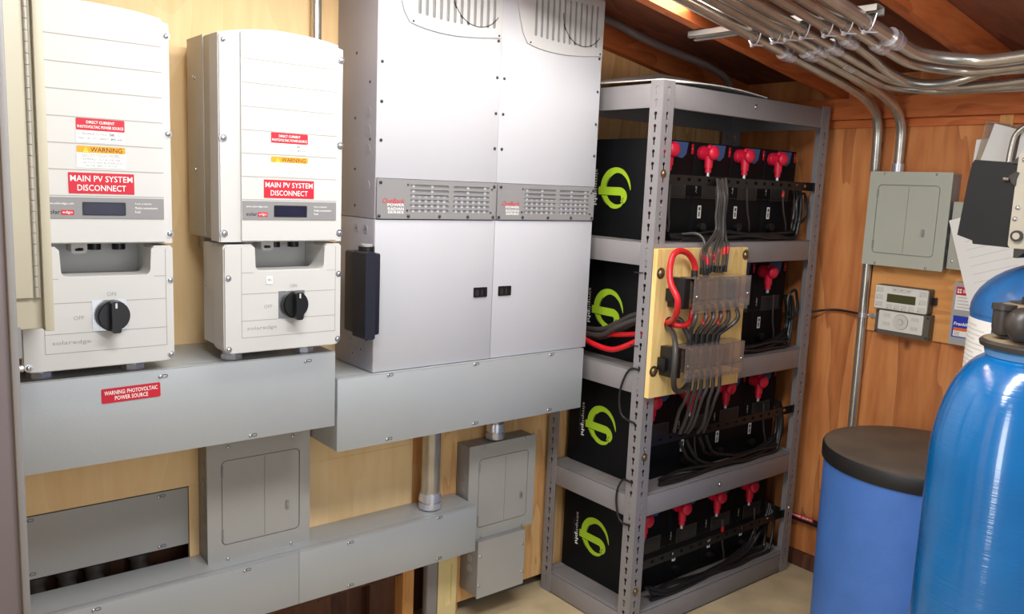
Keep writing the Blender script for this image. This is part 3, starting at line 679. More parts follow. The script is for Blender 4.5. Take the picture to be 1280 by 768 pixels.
def make_battery():
    t = thing('battery', '', 'battery', (BX+BP/2, -.2, LEV[3]), 'black batteries on the shelving')
    x0, x1 = BX+.0008, BX+BP-.0008; z0 = LEV[3]
    b = MB(); b.box(x0, x1, BY1, BY0, z0+.0003, z0+BH, BATT, .003)
    b.box(x0+.004, x1-.004, BY1-.0015, BY1+.002, z0+.145, z0+.148, BLACK)
    b.build('case', t)
    M = FBm(x0); cx, cz = .197, z0+.167          # u = -y on the side panel
    s = .00063; sv = .00046
    def f(p, n): return (cx+(p.x-530)*s, cz+(325-p.y)*sv, n)
    b = MB(M)
    l, r = ribbon([(597, 432), (570, 456), (527, 460), (480, 430), (453, 380), (445, 320), (458, 262), (490, 216), (535, 196), (580, 208), (618, 250), (638, 300), (646, 340)], [2, 12, 18, 20, 22, 24, 25, 26, 21, 16, 10, 6, .5])
    add_ribbon(b, l, r, .0005, GREEN, f)
    l, r = ribbon([(407, 350), (470, 350), (540, 350), (575, 352), (596, 368), (603, 400), (592, 432)], [30, 30, 30, 30, 24, 20, 14])
    add_ribbon(b, l, r, .0009, GREEN, f)
    for pts in ([(407, 381), (480, 382), (540, 382), (560, 384)], [(440, 395), (462, 432), (500, 470)], [(466, 318), (474, 280), (492, 246)], [(600, 432), (590, 416), (602, 392)]):
        l, r = ribbon(pts, [2]*len(pts)); add_ribbon(b, l, r, .0012, BATT, f)
    b.text('simpli', .1045, cz+.062, .0006, w=.078, h=.017, m=LIGHTGREY, align='l', rot=-pi/2); b.text('phi', .1045, cz-.019, .0006, w=.043, h=.021, m=WHITE_INK, bold=.025, align='l', rot=-pi/2)
    b.text('POWER ON DEMAND', .090, cz+.035, .0006, w=.085, h=.0045, m=INKG, align='l', rot=-pi/2)
    b.build('logo', t)
    # terminal: rubber elbow boot facing the front with the cable leaving downward
    xb = x0+.034; zb = z0+.296
    b = MB(); b.cyl((xb, BY1-.001, zb), (xb, BY1-.022, zb), .0235, RED, 20, .0225); b.sphere((xb, BY1-.012, zb), .0245, RED, 1, .6, 1); b.cyl((xb, BY1-.02, zb), (xb, BY1-.058, zb), .018, RED, 18)
    b.sphere((xb, BY1-.052, zb), .0245, RED, 1, .62, 1); b.sphere((xb, BY1-.034, zb+.018), .010, RED); b.cyl((xb, BY1-.034, zb), (xb, BY1-.034, zb-.050), .0155, RED, 16, .0135); b.cyl((xb, BY1-.034, zb-.05), (xb, BY1-.034, zb-.066), .0105, RED, 14)
    b.build('terminal_boot', t)
    b = MB(); b.cyl((xb, BY1-.034, zb-.066), (xb, BY1-.034, zb-.080), .006, CHROME, 10); b.build('cable_lug', t)
    M = FA; d = -BY1
    b = MB(M); b.prism([(x0+.085, z0+.327), (x0+.165, z0+.327), (x0+.157, z0+.288), (x0+.138, z0+.274), (x0+.090, z0+.280)], d, d+.0006, BLUE_ST); b.build('blue_sticker', t)
    b = MB(M); b.box(x1-.017, x1-.006, z0+.290, z0+.3235, d, d+.0006, SIGN_R); b.box(x1-.0125, x1-.0105, z0+.305, z0+.309, d+.0006, d+.0009, WHITE_INK); b.build('red_sticker', t)
    b = MB(M); b.box(x0+.05, x0+.165, z0+.142, z0+.198, d+.0002, d+.0008, LABELGR)
    for i in range(14): b.box(x0+.055+i*.0077, x0+.0585+i*.0077, z0+.147, z0+.193, d+.0008, d+.0011, BLACK)
    b.build('instruction_label', t)
    b = MB(M); b.rrect(x0+.036, x0+.054, z0+.075, z0+.119, d, d+.0008, .002, PAPER); b.box(x0+.040, x0+.050, z0+.102, z0+.113, d+.0008, d+.001, INKG); b.box(x0+.041, x0+.048, z0+.081, z0+.098, d+.0008, d+.001, INKG)
    b.build('white_tag', t)
    b = MB(M); b.text('48V', x0+.020, z0+.178, d+.0005, w=.034, h=.008, m=LIGHTGREY, rot=-pi/2); b.build('lettering', t)
    b = MB(); b.cyl((x0+.05, BY1, z0+.045), (x0+.05, BY1-.02, z0+.045), .015, BLACK, 14); b.build('negative_terminal', t)
    return t
proto = make_battery()
SH = {3: 'top', 2: 'second', 1: 'third', 0: 'bottom'}
PO = ['leftmost, its green logo facing out', 'second from the left', 'third from the left', 'rightmost']
base = proto.location.copy()
for lv in (3, 2, 1, 0):
    for i in range(4):
        o = proto if (lv, i) == (3, 0) else copy_tree(proto)
        o.location = base+Vector((i*BP, 0, LEV[lv]-LEV[3]))
        o['label'] = 'black battery on the %s battery shelf, %s' % (SH[lv], PO[i])
# slotted wire bars across the battery fronts
for lv, dz in ((3, .202), (1, .172), (0, .156)):
    z = LEV[lv]+dz; b = MB(FA); hs = []; u = .918
    while u < 1.74: hs.append(rr(u, u+.018, z-.0045, z+.0065, .004, 3)); u += .0515
    b.prism([(.853, z-.0145), (1.776, z-.0145), (1.776, z+.0145), (.853, z+.0145)], .438, .4405, BLACK, holes=hs)
    b.box(.853, 1.776, z-.0165, z-.0145, .43, .4405, BLACK)
    for u0, u1 in ((.853, .875), (1.752, 1.776)): b.box(u0, u1, z-.0145, z+.0145, .4405, .4620, BLACK)
    tag(b.build('slotted_bar'), 'black slotted bar across the batteries on the %s battery shelf' % SH[lv], 'bar', 'slotted bars across the batteries')

# ================================================================== FUSE BOARD
t = thing('fuse_board', 'pine plywood board bolted to the front of the shelving', 'board', (1.08, -.477, .837))
b = MB(FA); b.prism([(.8487, .8395), (1.313, .8365), (1.311, 1.3155), (.8487, 1.3165)], .4695, .487, PINE, holes=[circ(.925, 1.075, .024, 20)]); b.build('board', t)
for u, v in ((.868, 1.240), (1.300, 1.2895), (.865, .9265), (1.281, .912)): screw(t, A(u, v, .487), NA, .0115, BRASS, 'bolt', slot=True)
def fuse_block(label, u0, u1, v0, v1):
    t = thing('fuse_block', label, 'fuse block', ((u0+u1)/2, -.51, v0), 'clear covered fuse blocks')
    M = FA; b = MB(M); b.box(u0+.020, u1, v0+.004, v1-.002, .4872, .507, SMOKE, .002); b.box(u0, u0+.028, v0, v1, .4872, .553, BLACK, .002); b.box(u0-.012, u0+.002, v0+.02, v0+.06, .4872, .52, BLACK, .002); b.build('base', t)
    for i in range(6):
        u = u0+.055+i*(u1-u0-.095)/5; b = MB(M); b.cyl((u, v0+.020, .530), (u, v1-.020, .530), .010, MATEDK, 12); b.cyl((u, v0+.012, .530), (u, v0+.026, .530), .012, BRASS, 12); b.cyl((u, v1-.026, .530), (u, v1-.012, .530), .012, BRASS, 12); b.cyl((u, v0+.012, .508), (u, v0+.012, .545), .005, SCREW, 8); b.build('fuse', t)
    b = MB(M)                                   # thin clear cover: front, lip, top strip, ribs
    c0 = u0+.026
    b.box(c0, u1+.002, v0-.002, v1+.002, .568, .5705, CLEAR); b.box(c0, u1+.002, v1, v1+.0022, .512, .5695, CLEAR); b.box(c0, u1+.002, v0-.0135, v0-.0015, .562, .5645, CLEAR); b.box(u1, u1+.0022, v0, v1, .512, .5695, CLEAR)
    for q in (.42, .80): b.box(c0+(u1-c0)*q-.0012, c0+(u1-c0)*q+.0012, v0-.001, v1, .5705, .5722, CLEAR)
    b.box(c0, u1, v0+.028, v0+.0295, .5705, .5715, CLEAR)
    b.build('clear_cover', t)
    for u in (c0+.014, u1-.012): screw(t, A(u, (v0+v1)/2-.008, .5710), NA, .0045, SCREW)
    return t
fuse_block('black fuse block under a clear cover, the upper one on the pine board', .908, 1.222, 1.132, 1.228)
fuse_block('black fuse block under a clear cover, the lower one on the pine board', .890, 1.216, .912, 1.008)

# ------------------------------------------------------------------ cables
def cable(label, pts, r, m, group=None, bands=(), sub=6, n=8, name='battery_cable'):
    t = MB().tube(pts, r, m, n, sub)
    o = tag(t.build(name), label, 'cable', group)
    for p0, p1, rr_, mm in bands: MB().cyl(p0, p1, rr_, mm, 10).build('tape_band' if mm is not CABLE else 'sleeve', o)
    return o
cable('thick red cable looping over the top of the upper fuse block', [(.985, -.525, 1.220), (.985, -.525, 1.263), (.953, -.525, 1.299), (.907, -.528, 1.313), (.868, -.533, 1.302), (.842, -.545, 1.265), (.832, -.56, 1.22), (.834, -.590, 1.173), (.850, -.575, 1.127), (.888, -.53, 1.096), (.921, -.478, 1.076)], .0098, REDC,
      bands=(((.985, -.525, 1.216), (.985, -.525, 1.250), .0112, CABLE),), n=12)
cable('short red cable curving up from the board hole to the upper fuse block', [(.926, -.478, 1.076), (.930, -.515, 1.074), (.957, -.53, 1.077), (.978, -.53, 1.096), (.989, -.522, 1.128)], .0085, REDC, n=10)
cable('thick black cable from the board hole down to the lower fuse block top', [(.922, -.478, 1.084), (.948, -.506, 1.092), (.968, -.520, 1.056), (.984, -.53, 1.022), (1.004, -.53, .992)], .0088, CABLE_G, n=10)
cable('thick black cable hanging in a loop left of the lower fuse block', [(.918, -.478, 1.070), (.892, -.53, 1.057), (.856, -.575, 1.03), (.842, -.590, .979), (.853, -.580, .923), (.892, -.556, .882), (.940, -.54, .864), (.985, -.53, .878), (.995, -.53, .918)], .0092, CABLE_G, n=10)
TOP = [[(1.167, -.445, 1.542), (1.141, -.475, 1.486), (1.137, -.475, 1.421), (1.136, -.48, 1.374), (1.077, -.5, 1.339), (1.025, -.515, 1.307), (1.024, -.52, 1.266), (1.027, -.52, 1.235)],
 [(1.175, -.445, 1.54), (1.15, -.475, 1.487), (1.15, -.475, 1.418), (1.149, -.48, 1.371), (1.089, -.5, 1.339), (1.038, -.515, 1.299), (1.038, -.52, 1.266), (1.044, -.52, 1.232)],
 [(1.188, -.445, 1.538), (1.162, -.475, 1.487), (1.158, -.475, 1.418), (1.158, -.48, 1.371), (1.112, -.5, 1.338), (1.075, -.515, 1.301), (1.066, -.52, 1.265), (1.064, -.52, 1.237)],
 [(1.196, -.445, 1.543), (1.171, -.475, 1.487), (1.167, -.475, 1.418), (1.166, -.48, 1.371), (1.125, -.5, 1.338), (1.092, -.515, 1.298), (1.083, -.52, 1.265), (1.08, -.52, 1.241)],
 [(1.206, -.445, 1.538), (1.179, -.475, 1.487), (1.175, -.475, 1.418), (1.175, -.48, 1.371), (1.142, -.5, 1.338), (1.115, -.515, 1.313), (1.106, -.52, 1.264), (1.101, -.52, 1.238)],
 [(1.181, -.445, 1.532), (1.160, -.485, 1.487), (1.163, -.485, 1.413), (1.162, -.489, 1.366), (1.15, -.5, 1.338), (1.143, -.515, 1.323), (1.133, -.52, 1.263), (1.126, -.52, 1.237)],
 [(1.213, -.445, 1.546), (1.188, -.475, 1.488), (1.183, -.475, 1.421), (1.183, -.48, 1.374), (1.17, -.5, 1.338), (1.16, -.515, 1.326), (1.152, -.52, 1.263), (1.147, -.52, 1.239)],
 [(1.040, -.41, 1.355), (1.055, -.46, 1.362), (1.062, -.485, 1.350), (1.060, -.50, 1.325), (1.056, -.515, 1.292), (1.053, -.52, 1.262), (1.053, -.52, 1.232)]]
for i, p in enumerate(TOP):
    q = Vector(p[-3]); w = Vector(p[-2]); zq = 1.283 if i in (0, 1, 2, 7) else 1.300
    d = (Vector(p[-2])-Vector(p[-3])).normalized(); c0 = Vector(p[-3])+d*.003
    cable('thin black battery cable with red tape dropping into the top of the upper fuse block', [Vector(a) for a in p], .0047, CABLE_G, 'taped cables above the upper fuse block',
          bands=((c0, c0+d*.024, .0058, REDC), (Vector(p[-1])+Vector((0, 0, .0)), Vector(p[-1])+Vector((0, 0, .022)), .0072, CABLE)))
MID = [[(.992, -.53, 1.135), (.968, -.556, 1.11), (.962, -.555, 1.084), (.971, -.54, 1.063), (.982, -.53, 1.039), (.98, -.53, 1.000)],
 [(1.04, -.53, 1.135), (1.016, -.56, 1.106), (1.01, -.555, 1.08), (1.009, -.54, 1.06), (1.01, -.53, 1.037), (1.009, -.53, 1.000)],
 [(1.077, -.53, 1.135), (1.053, -.56, 1.104), (1.046, -.555, 1.078), (1.041, -.54, 1.057), (1.038, -.53, 1.035), (1.037, -.53, 1.000)],
 [(1.114, -.53, 1.135), (1.091, -.56, 1.102), (1.084, -.555, 1.075), (1.075, -.54, 1.055), (1.067, -.53, 1.032), (1.066, -.53, 1.000)],
 [(1.156, -.53, 1.135), (1.133, -.56, 1.099), (1.126, -.555, 1.072), (1.11, -.54, 1.052), (1.097, -.53, 1.03), (1.095, -.53, 1.000)],
 [(1.196, -.53, 1.135), (1.183, -.56, 1.100), (1.176, -.555, 1.075), (1.150, -.54, 1.050), (1.124, -.53, 1.029), (1.117, -.53, 1.000)]]
for i, p in enumerate(MID):
    bd = [(Vector(p[-2])+Vector((0, 0, .006)), Vector(p[-1]), .0095, CABLE)]
    if i in (1, 3): bd.append((Vector(p[1])+Vector((.004, 0, .004)), Vector(p[2]), .0085, REDC))
    cable('black jumper cable looping between the upper and lower fuse blocks', p, .0072, CABLE_G, 'jumpers between the fuse blocks', bands=bd)
LOW = [[(.994, -.53, .915), (.99, -.535, .871), (.993, -.52, .824), (1.015, -.48, .771), (1.036, -.448, .690)], [(1.023, -.53, .915), (1.019, -.535, .867), (1.022, -.52, .82), (1.047, -.485, .745), (1.066, -.448, .680)],
 [(1.052, -.53, .915), (1.048, -.535, .864), (1.049, -.52, .817), (1.074, -.485, .735), (1.091, -.448, .68)], [(1.084, -.53, .915), (1.082, -.535, .86), (1.076, -.52, .813), (1.091, -.485, .725), (1.108, -.448, .675)],
 [(1.114, -.53, .915), (1.111, -.535, .856), (1.114, -.52, .808), (1.144, -.485, .715), (1.161, -.448, .668)], [(1.148, -.53, .915), (1.146, -.535, .852), (1.147, -.52, .804), (1.171, -.485, .735), (1.192, -.448, .665)]]
for p in LOW: cable('black cable hanging from the lower fuse block to the battery shelf below', p, .0062, CABLE_G, 'cables hanging below the lower fuse block')
# bundles lying on the decks
rnd = random.Random(3)
def loom(lv, pts, r=.0062, lab='black battery cable lying along the %s battery shelf and rising at its right end'):
    cable(lab % SH[lv], pts, r, CABLE, 'cables along the %s battery shelf' % SH[lv])
for lv, cnt in ((3, 6), (2, 7), (1, 7), (0, 6)):
    z0 = LEV[lv]; zb = {3: .185, 2: .15, 1: .155, 0: .140}[lv]
    for i in range(cnt):
        y = -.402-.010*(i % 4); zz = z0+.009+.0125*(i//4); j_ = rnd.random
        xe = 1.675+.02*j_()
        end = [(xe+.022, y+.004, zz+.040), (xe+.034+.004*(i % 3), y+.008, z0+.10), (xe+.030+.003*(i % 2), y+.010, z0+.16), (xe+.018, y+.012, z0+.20)]
        if lv == 3 or i % 3 == 0:
            xs = .985+.05*j_(); body = [(xs+(xe-xs)*k_/7, y+.005*math.sin(k_*1.7+i), zz+.010*max(0, math.sin(k_*1.3+i))) for k_ in range(8)]
        elif lv == 0:
            xs = .96+.03*j_(); body = [(xs, -.437+.004*i, zz+.03), (xs+.08, -.440, zz+.006), (xs+.20, -.437, zz), (1.28+.02*i, -.428, zz+.002), (1.42+.02*i, y, zz+.010), (1.55+.01*i, y, zz+.035)]
            end = [(1.64, y+.003, z0+.085+.006*i), (1.70, y+.005, z0+.13), (1.725, y+.008, z0+.19)]
        else:
            xs = 1.05+.035*i; body = [(xs, -.4335, z0+zb-.005), (xs+.025, -.4320, z0+.105+.01*j_()), (xs+.09, y, z0+.055+.012*j_()), (xs+.19, y, zz+.012), (1.42+.012*i, y, zz), (1.55+.01*i, y, zz+.004)]
        loom(lv, body+end)
for lv, xs in ((3, ((.952, .99), (1.19, 1.25), (1.362, 1.43), (1.58, 1.66))), (2, ((1.58, 1.64),)), (1, ((1.17, 1.23), (1.58, 1.65))), (0, ((1.38, 1.44), (1.58, 1.65)))):
    for j, (xa, xb_) in enumerate(xs):
        z = LEV[lv]; pts = [(xa, -.425, z+.212), (xa+.006, -.424, z+.16), (xa+(xb_-xa)*.35, -.418, z+.105), (xa+(xb_-xa)*.75, -.41, z+.06), (xb_, -.40, z+.033)]
        cable('thin black lead in front of the %s battery shelf, %s' % (SH[lv], ['leftmost', 'second from the left', 'third from the left', 'rightmost'][j] if len(xs) == 4 else ('right one' if j else ('only one' if len(xs) == 1 else 'left one'))), pts, .0032, CABLE_G, None, bands=((Vector(pts[1]), Vector(pts[1])+Vector((0, 0, .022)), .0055, REDC),) if (lv, j) in ((3, 3), (0, 0), (1, 0)) else ())
# coil in the looms at the right of the top two shelves
for lv, z in ((3, 1.452), (2, 1.085)):
    pts = [(1.712+.034*math.cos(a), -.425+.003*math.sin(3*a), z+.055*math.sin(a)) for a in [math.radians(q) for q in range(-120, 230, 25)]]
    cable('coiled black cable at the right end of the %s battery shelf' % SH[lv], pts, .0055, CABLE)
# cables from the silver cabinet into the shelving across the second battery
LC = [('grey-black cable, upper one, crossing the green logo on the second shelf', [(.815, -.060, 1.000), (.89, -.135, 1.006), (.893, -.221, 1.017), (.90, -.287, 1.05), (.902, -.34, 1.079), (.905, -.42, 1.11)], CABLE_G, .0095),
      ('grey-black cable, lower one, crossing the green logo on the second shelf', [(.815, -.065, .985), (.875, -.146, .991), (.88, -.233, 1.0), (.88, -.291, 1.034), (.882, -.35, 1.062), (.884, -.42, 1.09)], CABLE_G, .0095),
      ('grey-black cable behind the other two at the second battery', [(.815, -.05, .968), (.905, -.126, .975), (.917, -.198, .983), (.92, -.262, 1.01), (.921, -.334, 1.05), (.922, -.41, 1.08)], CABLE_G, .0085),
      ('red cable running straight across the second battery below the logo', [(.815, -.07, .968), (.895, -.16, .993), (.90, -.243, 1.003), (.902, -.317, 1.014), (.902, -.42, 1.036)], REDC, .009),
      ('sagging red cable below the logo on the second shelf', [(.815, -.07, 1.00), (.862, -.158, .977), (.866, -.218, .965), (.868, -.295, .962), (.868, -.366, .989), (.872, -.43, 1.026)], REDC, .0095)]
for lab, p, m, r in LC: cable(lab, p, r, m, n=10)
for lab, p in (('small black tie looped around the left post beside the third shelf rail', [(.846, -.447, .546), (.843, -.409, .546), (.842, -.388, .513), (.842, -.383, .469), (.842, -.396, .417), (.843, -.418, .399), (.846, -.447, .401)]),
               ('small black tie looped around the left post below the fuse board level', [(.846, -.445, .925), (.843, -.405, .918), (.842, -.376, .864), (.842, -.369, .809), (.842, -.386, .759), (.846, -.44, .746)])):
    cable(lab, p, .0036, CABLE, name='cable_tie')
for z in (1.236, 1.0): cable('short black wire tie end at the left post near the %s fuse block' % ('upper' if z > 1.1 else 'lower'), [(.846, -.432, z), (.844, -.415, z-.001), (.844, -.398, z-.001)], .002, CABLE, name='wire_tie')

# ================================================================== RIGHT WALL
XF = .074
load_center('breaker_panel', 'sage-grey breaker panel on the orange plywood of the right wall', FB, .646, .934, 1.2625, 1.596, XF,
            (.682, .895, 1.309, 1.5475), .791, (.855, 1.3875), PANEL_D, PANEL_B, ((.700, 1.5885), (.881, 1.5885), (.696, 1.2705), (.878, 1.2695)))
b = MB(FB); b.prism([(.660, 1.0145), (1.30, 1.0115), (1.30, 1.40), (.660, 1.40)], .0006, .0125, BOARD_B); tag(b.build('backing_board'), 'orange plywood backing board behind the keypad controller on the right wall', 'board')
# keypad controller
M = FB; t = thing('keypad_controller', 'dark-housed keypad controller with a small display on the right wall', 'controller', B(.80, 1.015, .03))
b = MB(M); b.rrect(.700, .892, 1.1045, 1.193, .013, .050, .006, MATEDK); b.box(.892, .905, 1.14, 1.165, .013, .03, BLACK); up = b.build('upper_housing', t)
b = MB(M); b.rrect(.708, .902, 1.015, 1.1035, .013, .050, .003, MATEDK); lowh = b.build('lower_housing', t)
b = MB(M); b.rrect(.702, .890, 1.1075, 1.1905, .050, .057, .005, SILVER); b.prism([(.757, 1.1885), (.838, 1.1885), (.826, 1.1705), (.768, 1.1705)], .057, .0578, LIGHTGREY); 
for u in (.772, .797, .822): b.box(u-.004, u+.004, 1.179, 1.1805, .0578, .0583, INK)
f1 = b.build('bezel', up)
b = MB(M); b.box(.7465, .849, 1.134, 1.1635, .057, .0578, LCD_G); b.build('display', up)
for u0, u1, v in ((.706, .731, 1.176), (.706, .731, 1.150), (.706, .731, 1.124), (.861, .886, 1.176), (.861, .886, 1.1475), (.858, .886, 1.120), (.748, .768, 1.118), (.774, .794, 1.118), (.800, .820, 1.118), (.826, .846, 1.118)):
    b = MB(M); b.rrect(u0, u1, v-.009, v+.009, .057, .0588, .0015, LIGHTGREY, 2); b.box(u0+.002, u0+.006, v-.0065, v-.005, .0588, .0592, INK); b.build('button', up)
b = MB(M); b.rrect(.722, .882, 1.031, 1.1005, .050, .054, .004, SILVER); b.build('bezel', lowh)
b = MB(M); b.prism(circ(.803, 1.067, .0275, 28), .054, .0546, INKG); b.prism(circ(.803, 1.067, .0265, 28), .0546, .057, LIGHTGREY); b.prism(circ(.803, 1.067, .0105, 20), .057, .0576, INKG); b.prism(circ(.803, 1.067, .0095, 20), .0576, .059, LIGHTGREY); b.build('dial', lowh)
for u, v in ((.752, 1.0855), (.752, 1.0545), (.853, 1.0825), (.853, 1.0505)):
    b = MB(M); b.rrect(u-.013, u+.013, v-.0065, v+.0065, .054, .0555, .001, LIGHTGREY, 2); b.build('button', lowh)
for u, v in ((.7145, 1.097), (.8955, 1.094), (.7145, 1.023), (.8955, 1.024)): screw(t, B(u, v, .050), NB, .0035, BLACK)
# grey control box with the red and blue labels
t = thing('control_box', 'grey control box with a red-topped and a blue label behind the blue tanks', 'control box', B(1.05, 1.015, .02))
b = MB(M); b.rrect(.966, 1.13, 1.018, 1.231, .0006, .040, .003, PANEL_G); b.build('box', t)
b = MB(M); b.box(.9745, 1.075, 1.138, 1.216, .040, .0406, PAPER); b.box(.9745, 1.075, 1.188, 1.216, .0406, .0409, SIGN_R); b.text('SOLUTIONS', .996, 1.2015, .0411, h=.011, w=.072, m=WHITE_INK, bold=.02, align='l')
for a, q in ((.981, 1.206), (.9885, 1.206), (.981, 1.1975), (.9885, 1.1975)): b.prism(rr(a-.003, a+.003, q-.003, q+.003, .001, 2), .0409, .0411, WHITE_INK)
for i in range(4): b.box(.980, 1.05, 1.179-i*.011, 1.1802-i*.011, .0406, .0408, INKG)
b.build('red_label', t)
b = MB(M); b.box(.9745, 1.06, 1.044, 1.1175, .040, .0406, BLUE_INK); b.text('Franklin', .979, 1.0905, .0409, h=.011, w=.052, m=WHITE_INK, bold=.02, align='l', shear=.2); b.box(.9790, 1.055, 1.0475, 1.077, .0406, .0409, PAPER); b.box(.9790, 1.055, 1.0665, 1.077, .0409, .0411, mat('label_orange', rgb(226, 104, 40), .5, var=0))
for i in range(4): b.box(.982, 1.000, 1.051+i*.0035, 1.052+i*.0035, .0409, .0411, INKG)
b.build('blue_label', t)
t = thing('small_box', 'small pale grey box right of the sage-grey breaker panel, mostly behind paper', 'box', B(1.0, 1.27, .03))
b = MB(M); b.box(.9405, 1.07, 1.273, 1.500, .0130, .062, PANEL_B, .002); b.build('box', t); screw(t, B(.957, 1.300, .062), NB, .0045)
b = MB(FB)
b.text('51', .628, 1.690, .0004, h=.030, w=.026, m=INK); b.box(.602, .603, 1.600, 1.690, .0002, .0006, INK); b.box(.612, .6128, 1.640, 1.72, .0002, .0006, INK)
tag(b.build('pencil_mark'), 'dark handwritten mark on the orange plywood above the breaker panel', 'mark')
# papers
def loose(name, label, cs, n, m, marks=()):
    b = MB(FB); b.prism(cs, n, n+.0012, m)
    for (u0, v0, u1, v1, th) in marks:
        d = Vector((u1-u0, v1-v0)); w = Vector((-d.y, d.x)).normalized()*th
        b.prism([(u0-w.x, v0-w.y), (u1-w.x, v1-w.y), (u1+w.x, v1+w.y), (u0+w.x, v0+w.y)], n+.0012, n+.0015, PRINT)
    return tag(b.build(name), label, 'paper')
mk = []
for i in range(9):
    f = i/8; u0 = .985+.075*f; v0 = 1.395-.21*f; mk.append((u0, v0, u0+.13, v0+.045, .00035 if i not in (0, 7) else .0015))
loose('paper_sheet', 'white printed sheet hanging askew between the panel and the blue tank', [(.9355, 1.436), (1.043, 1.125), (1.25, 1.20), (1.145, 1.508)], .068, PAPER, mk)
t = thing('document_sleeve', 'clear document sleeve with white pages under the roof beam at right', 'document sleeve', B(1.10, 1.60, .02))
b = MB(M); b.prism([(.972, 1.60), (1.25, 1.60), (1.25, 1.715), (.997, 1.768)], .024, .0248, SLEEVE); b.build('sleeve', t)
b = MB(M); b.prism([(.985, 1.60), (1.075, 1.60), (1.0935, 1.737), (1.026, 1.757)], .028, .0295, PAPER); b.build('page', t)
b = MB(M); b.prism([(1.098, 1.60), (1.24, 1.60), (1.24, 1.70), (1.108, 1.731)], .028, .0295, PAPER); b.build('page', t)
b = MB(M); b.prism([(.968, 1.60), (1.00, 1.60), (1.01, 1.71), (.972, 1.706)], .020, .0215, PAPER); b.build('page', t)

# ================================================================== CONDUITS UNDER THE ROOF
OFF = .039
def cz(x, o=OFF): return rz(x)-o
strut = thing('strut_channel', 'galvanised strut channel under the rafters carrying the row of conduits', 'strut', (1.0, -.8, cz(1.0)+.016))
b = MB(); x = .985
slab_v = []
for dx0, dx1, d0, d1 in ((0, .041, -.004, -.002), (0, .003, -.022, -.002), (.038, .041, -.022, -.002), (0, .011, -.022, -.020), (.030, .041, -.022, -.020)):
    vs = [(x+dx, y, rz(x+dx)+d) for dx in (dx0, dx1) for y in (-1.045, -.43) for d in (d0, d1)]
    b.add(vs, [[0, 1, 3, 2], [4, 6, 7, 5], [0, 4, 5, 1], [2, 3, 7, 6], [0, 2, 6, 4], [1, 5, 7, 3]], DULLZ)
b.build('channel', strut)
ZR = [(.665, 'first from the shelving, bending down the wall past the panel', 'D1', .0165), (.735, 'second from the shelving, bending down into the sage-grey panel', 'D2', .0165),
      (.777, 'third from the shelving, lowest of those turning right', (1.69, 1.852, 0), .0138), (.826, 'fourth from the shelving, turning right along the wall', (1.635, 1.853, .012), .0140),
      (.896, 'fifth from the shelving, dipping in a deep offset bend', (1.56, 1.862, .034), .0150), (.953, 'sixth from the shelving, turning right along the wall', (1.485, 1.876, .018), .0155), (1.010, 'seventh from the shelving, widest bend nearest the camera', (1.41, 1.891, .02), .0185)]
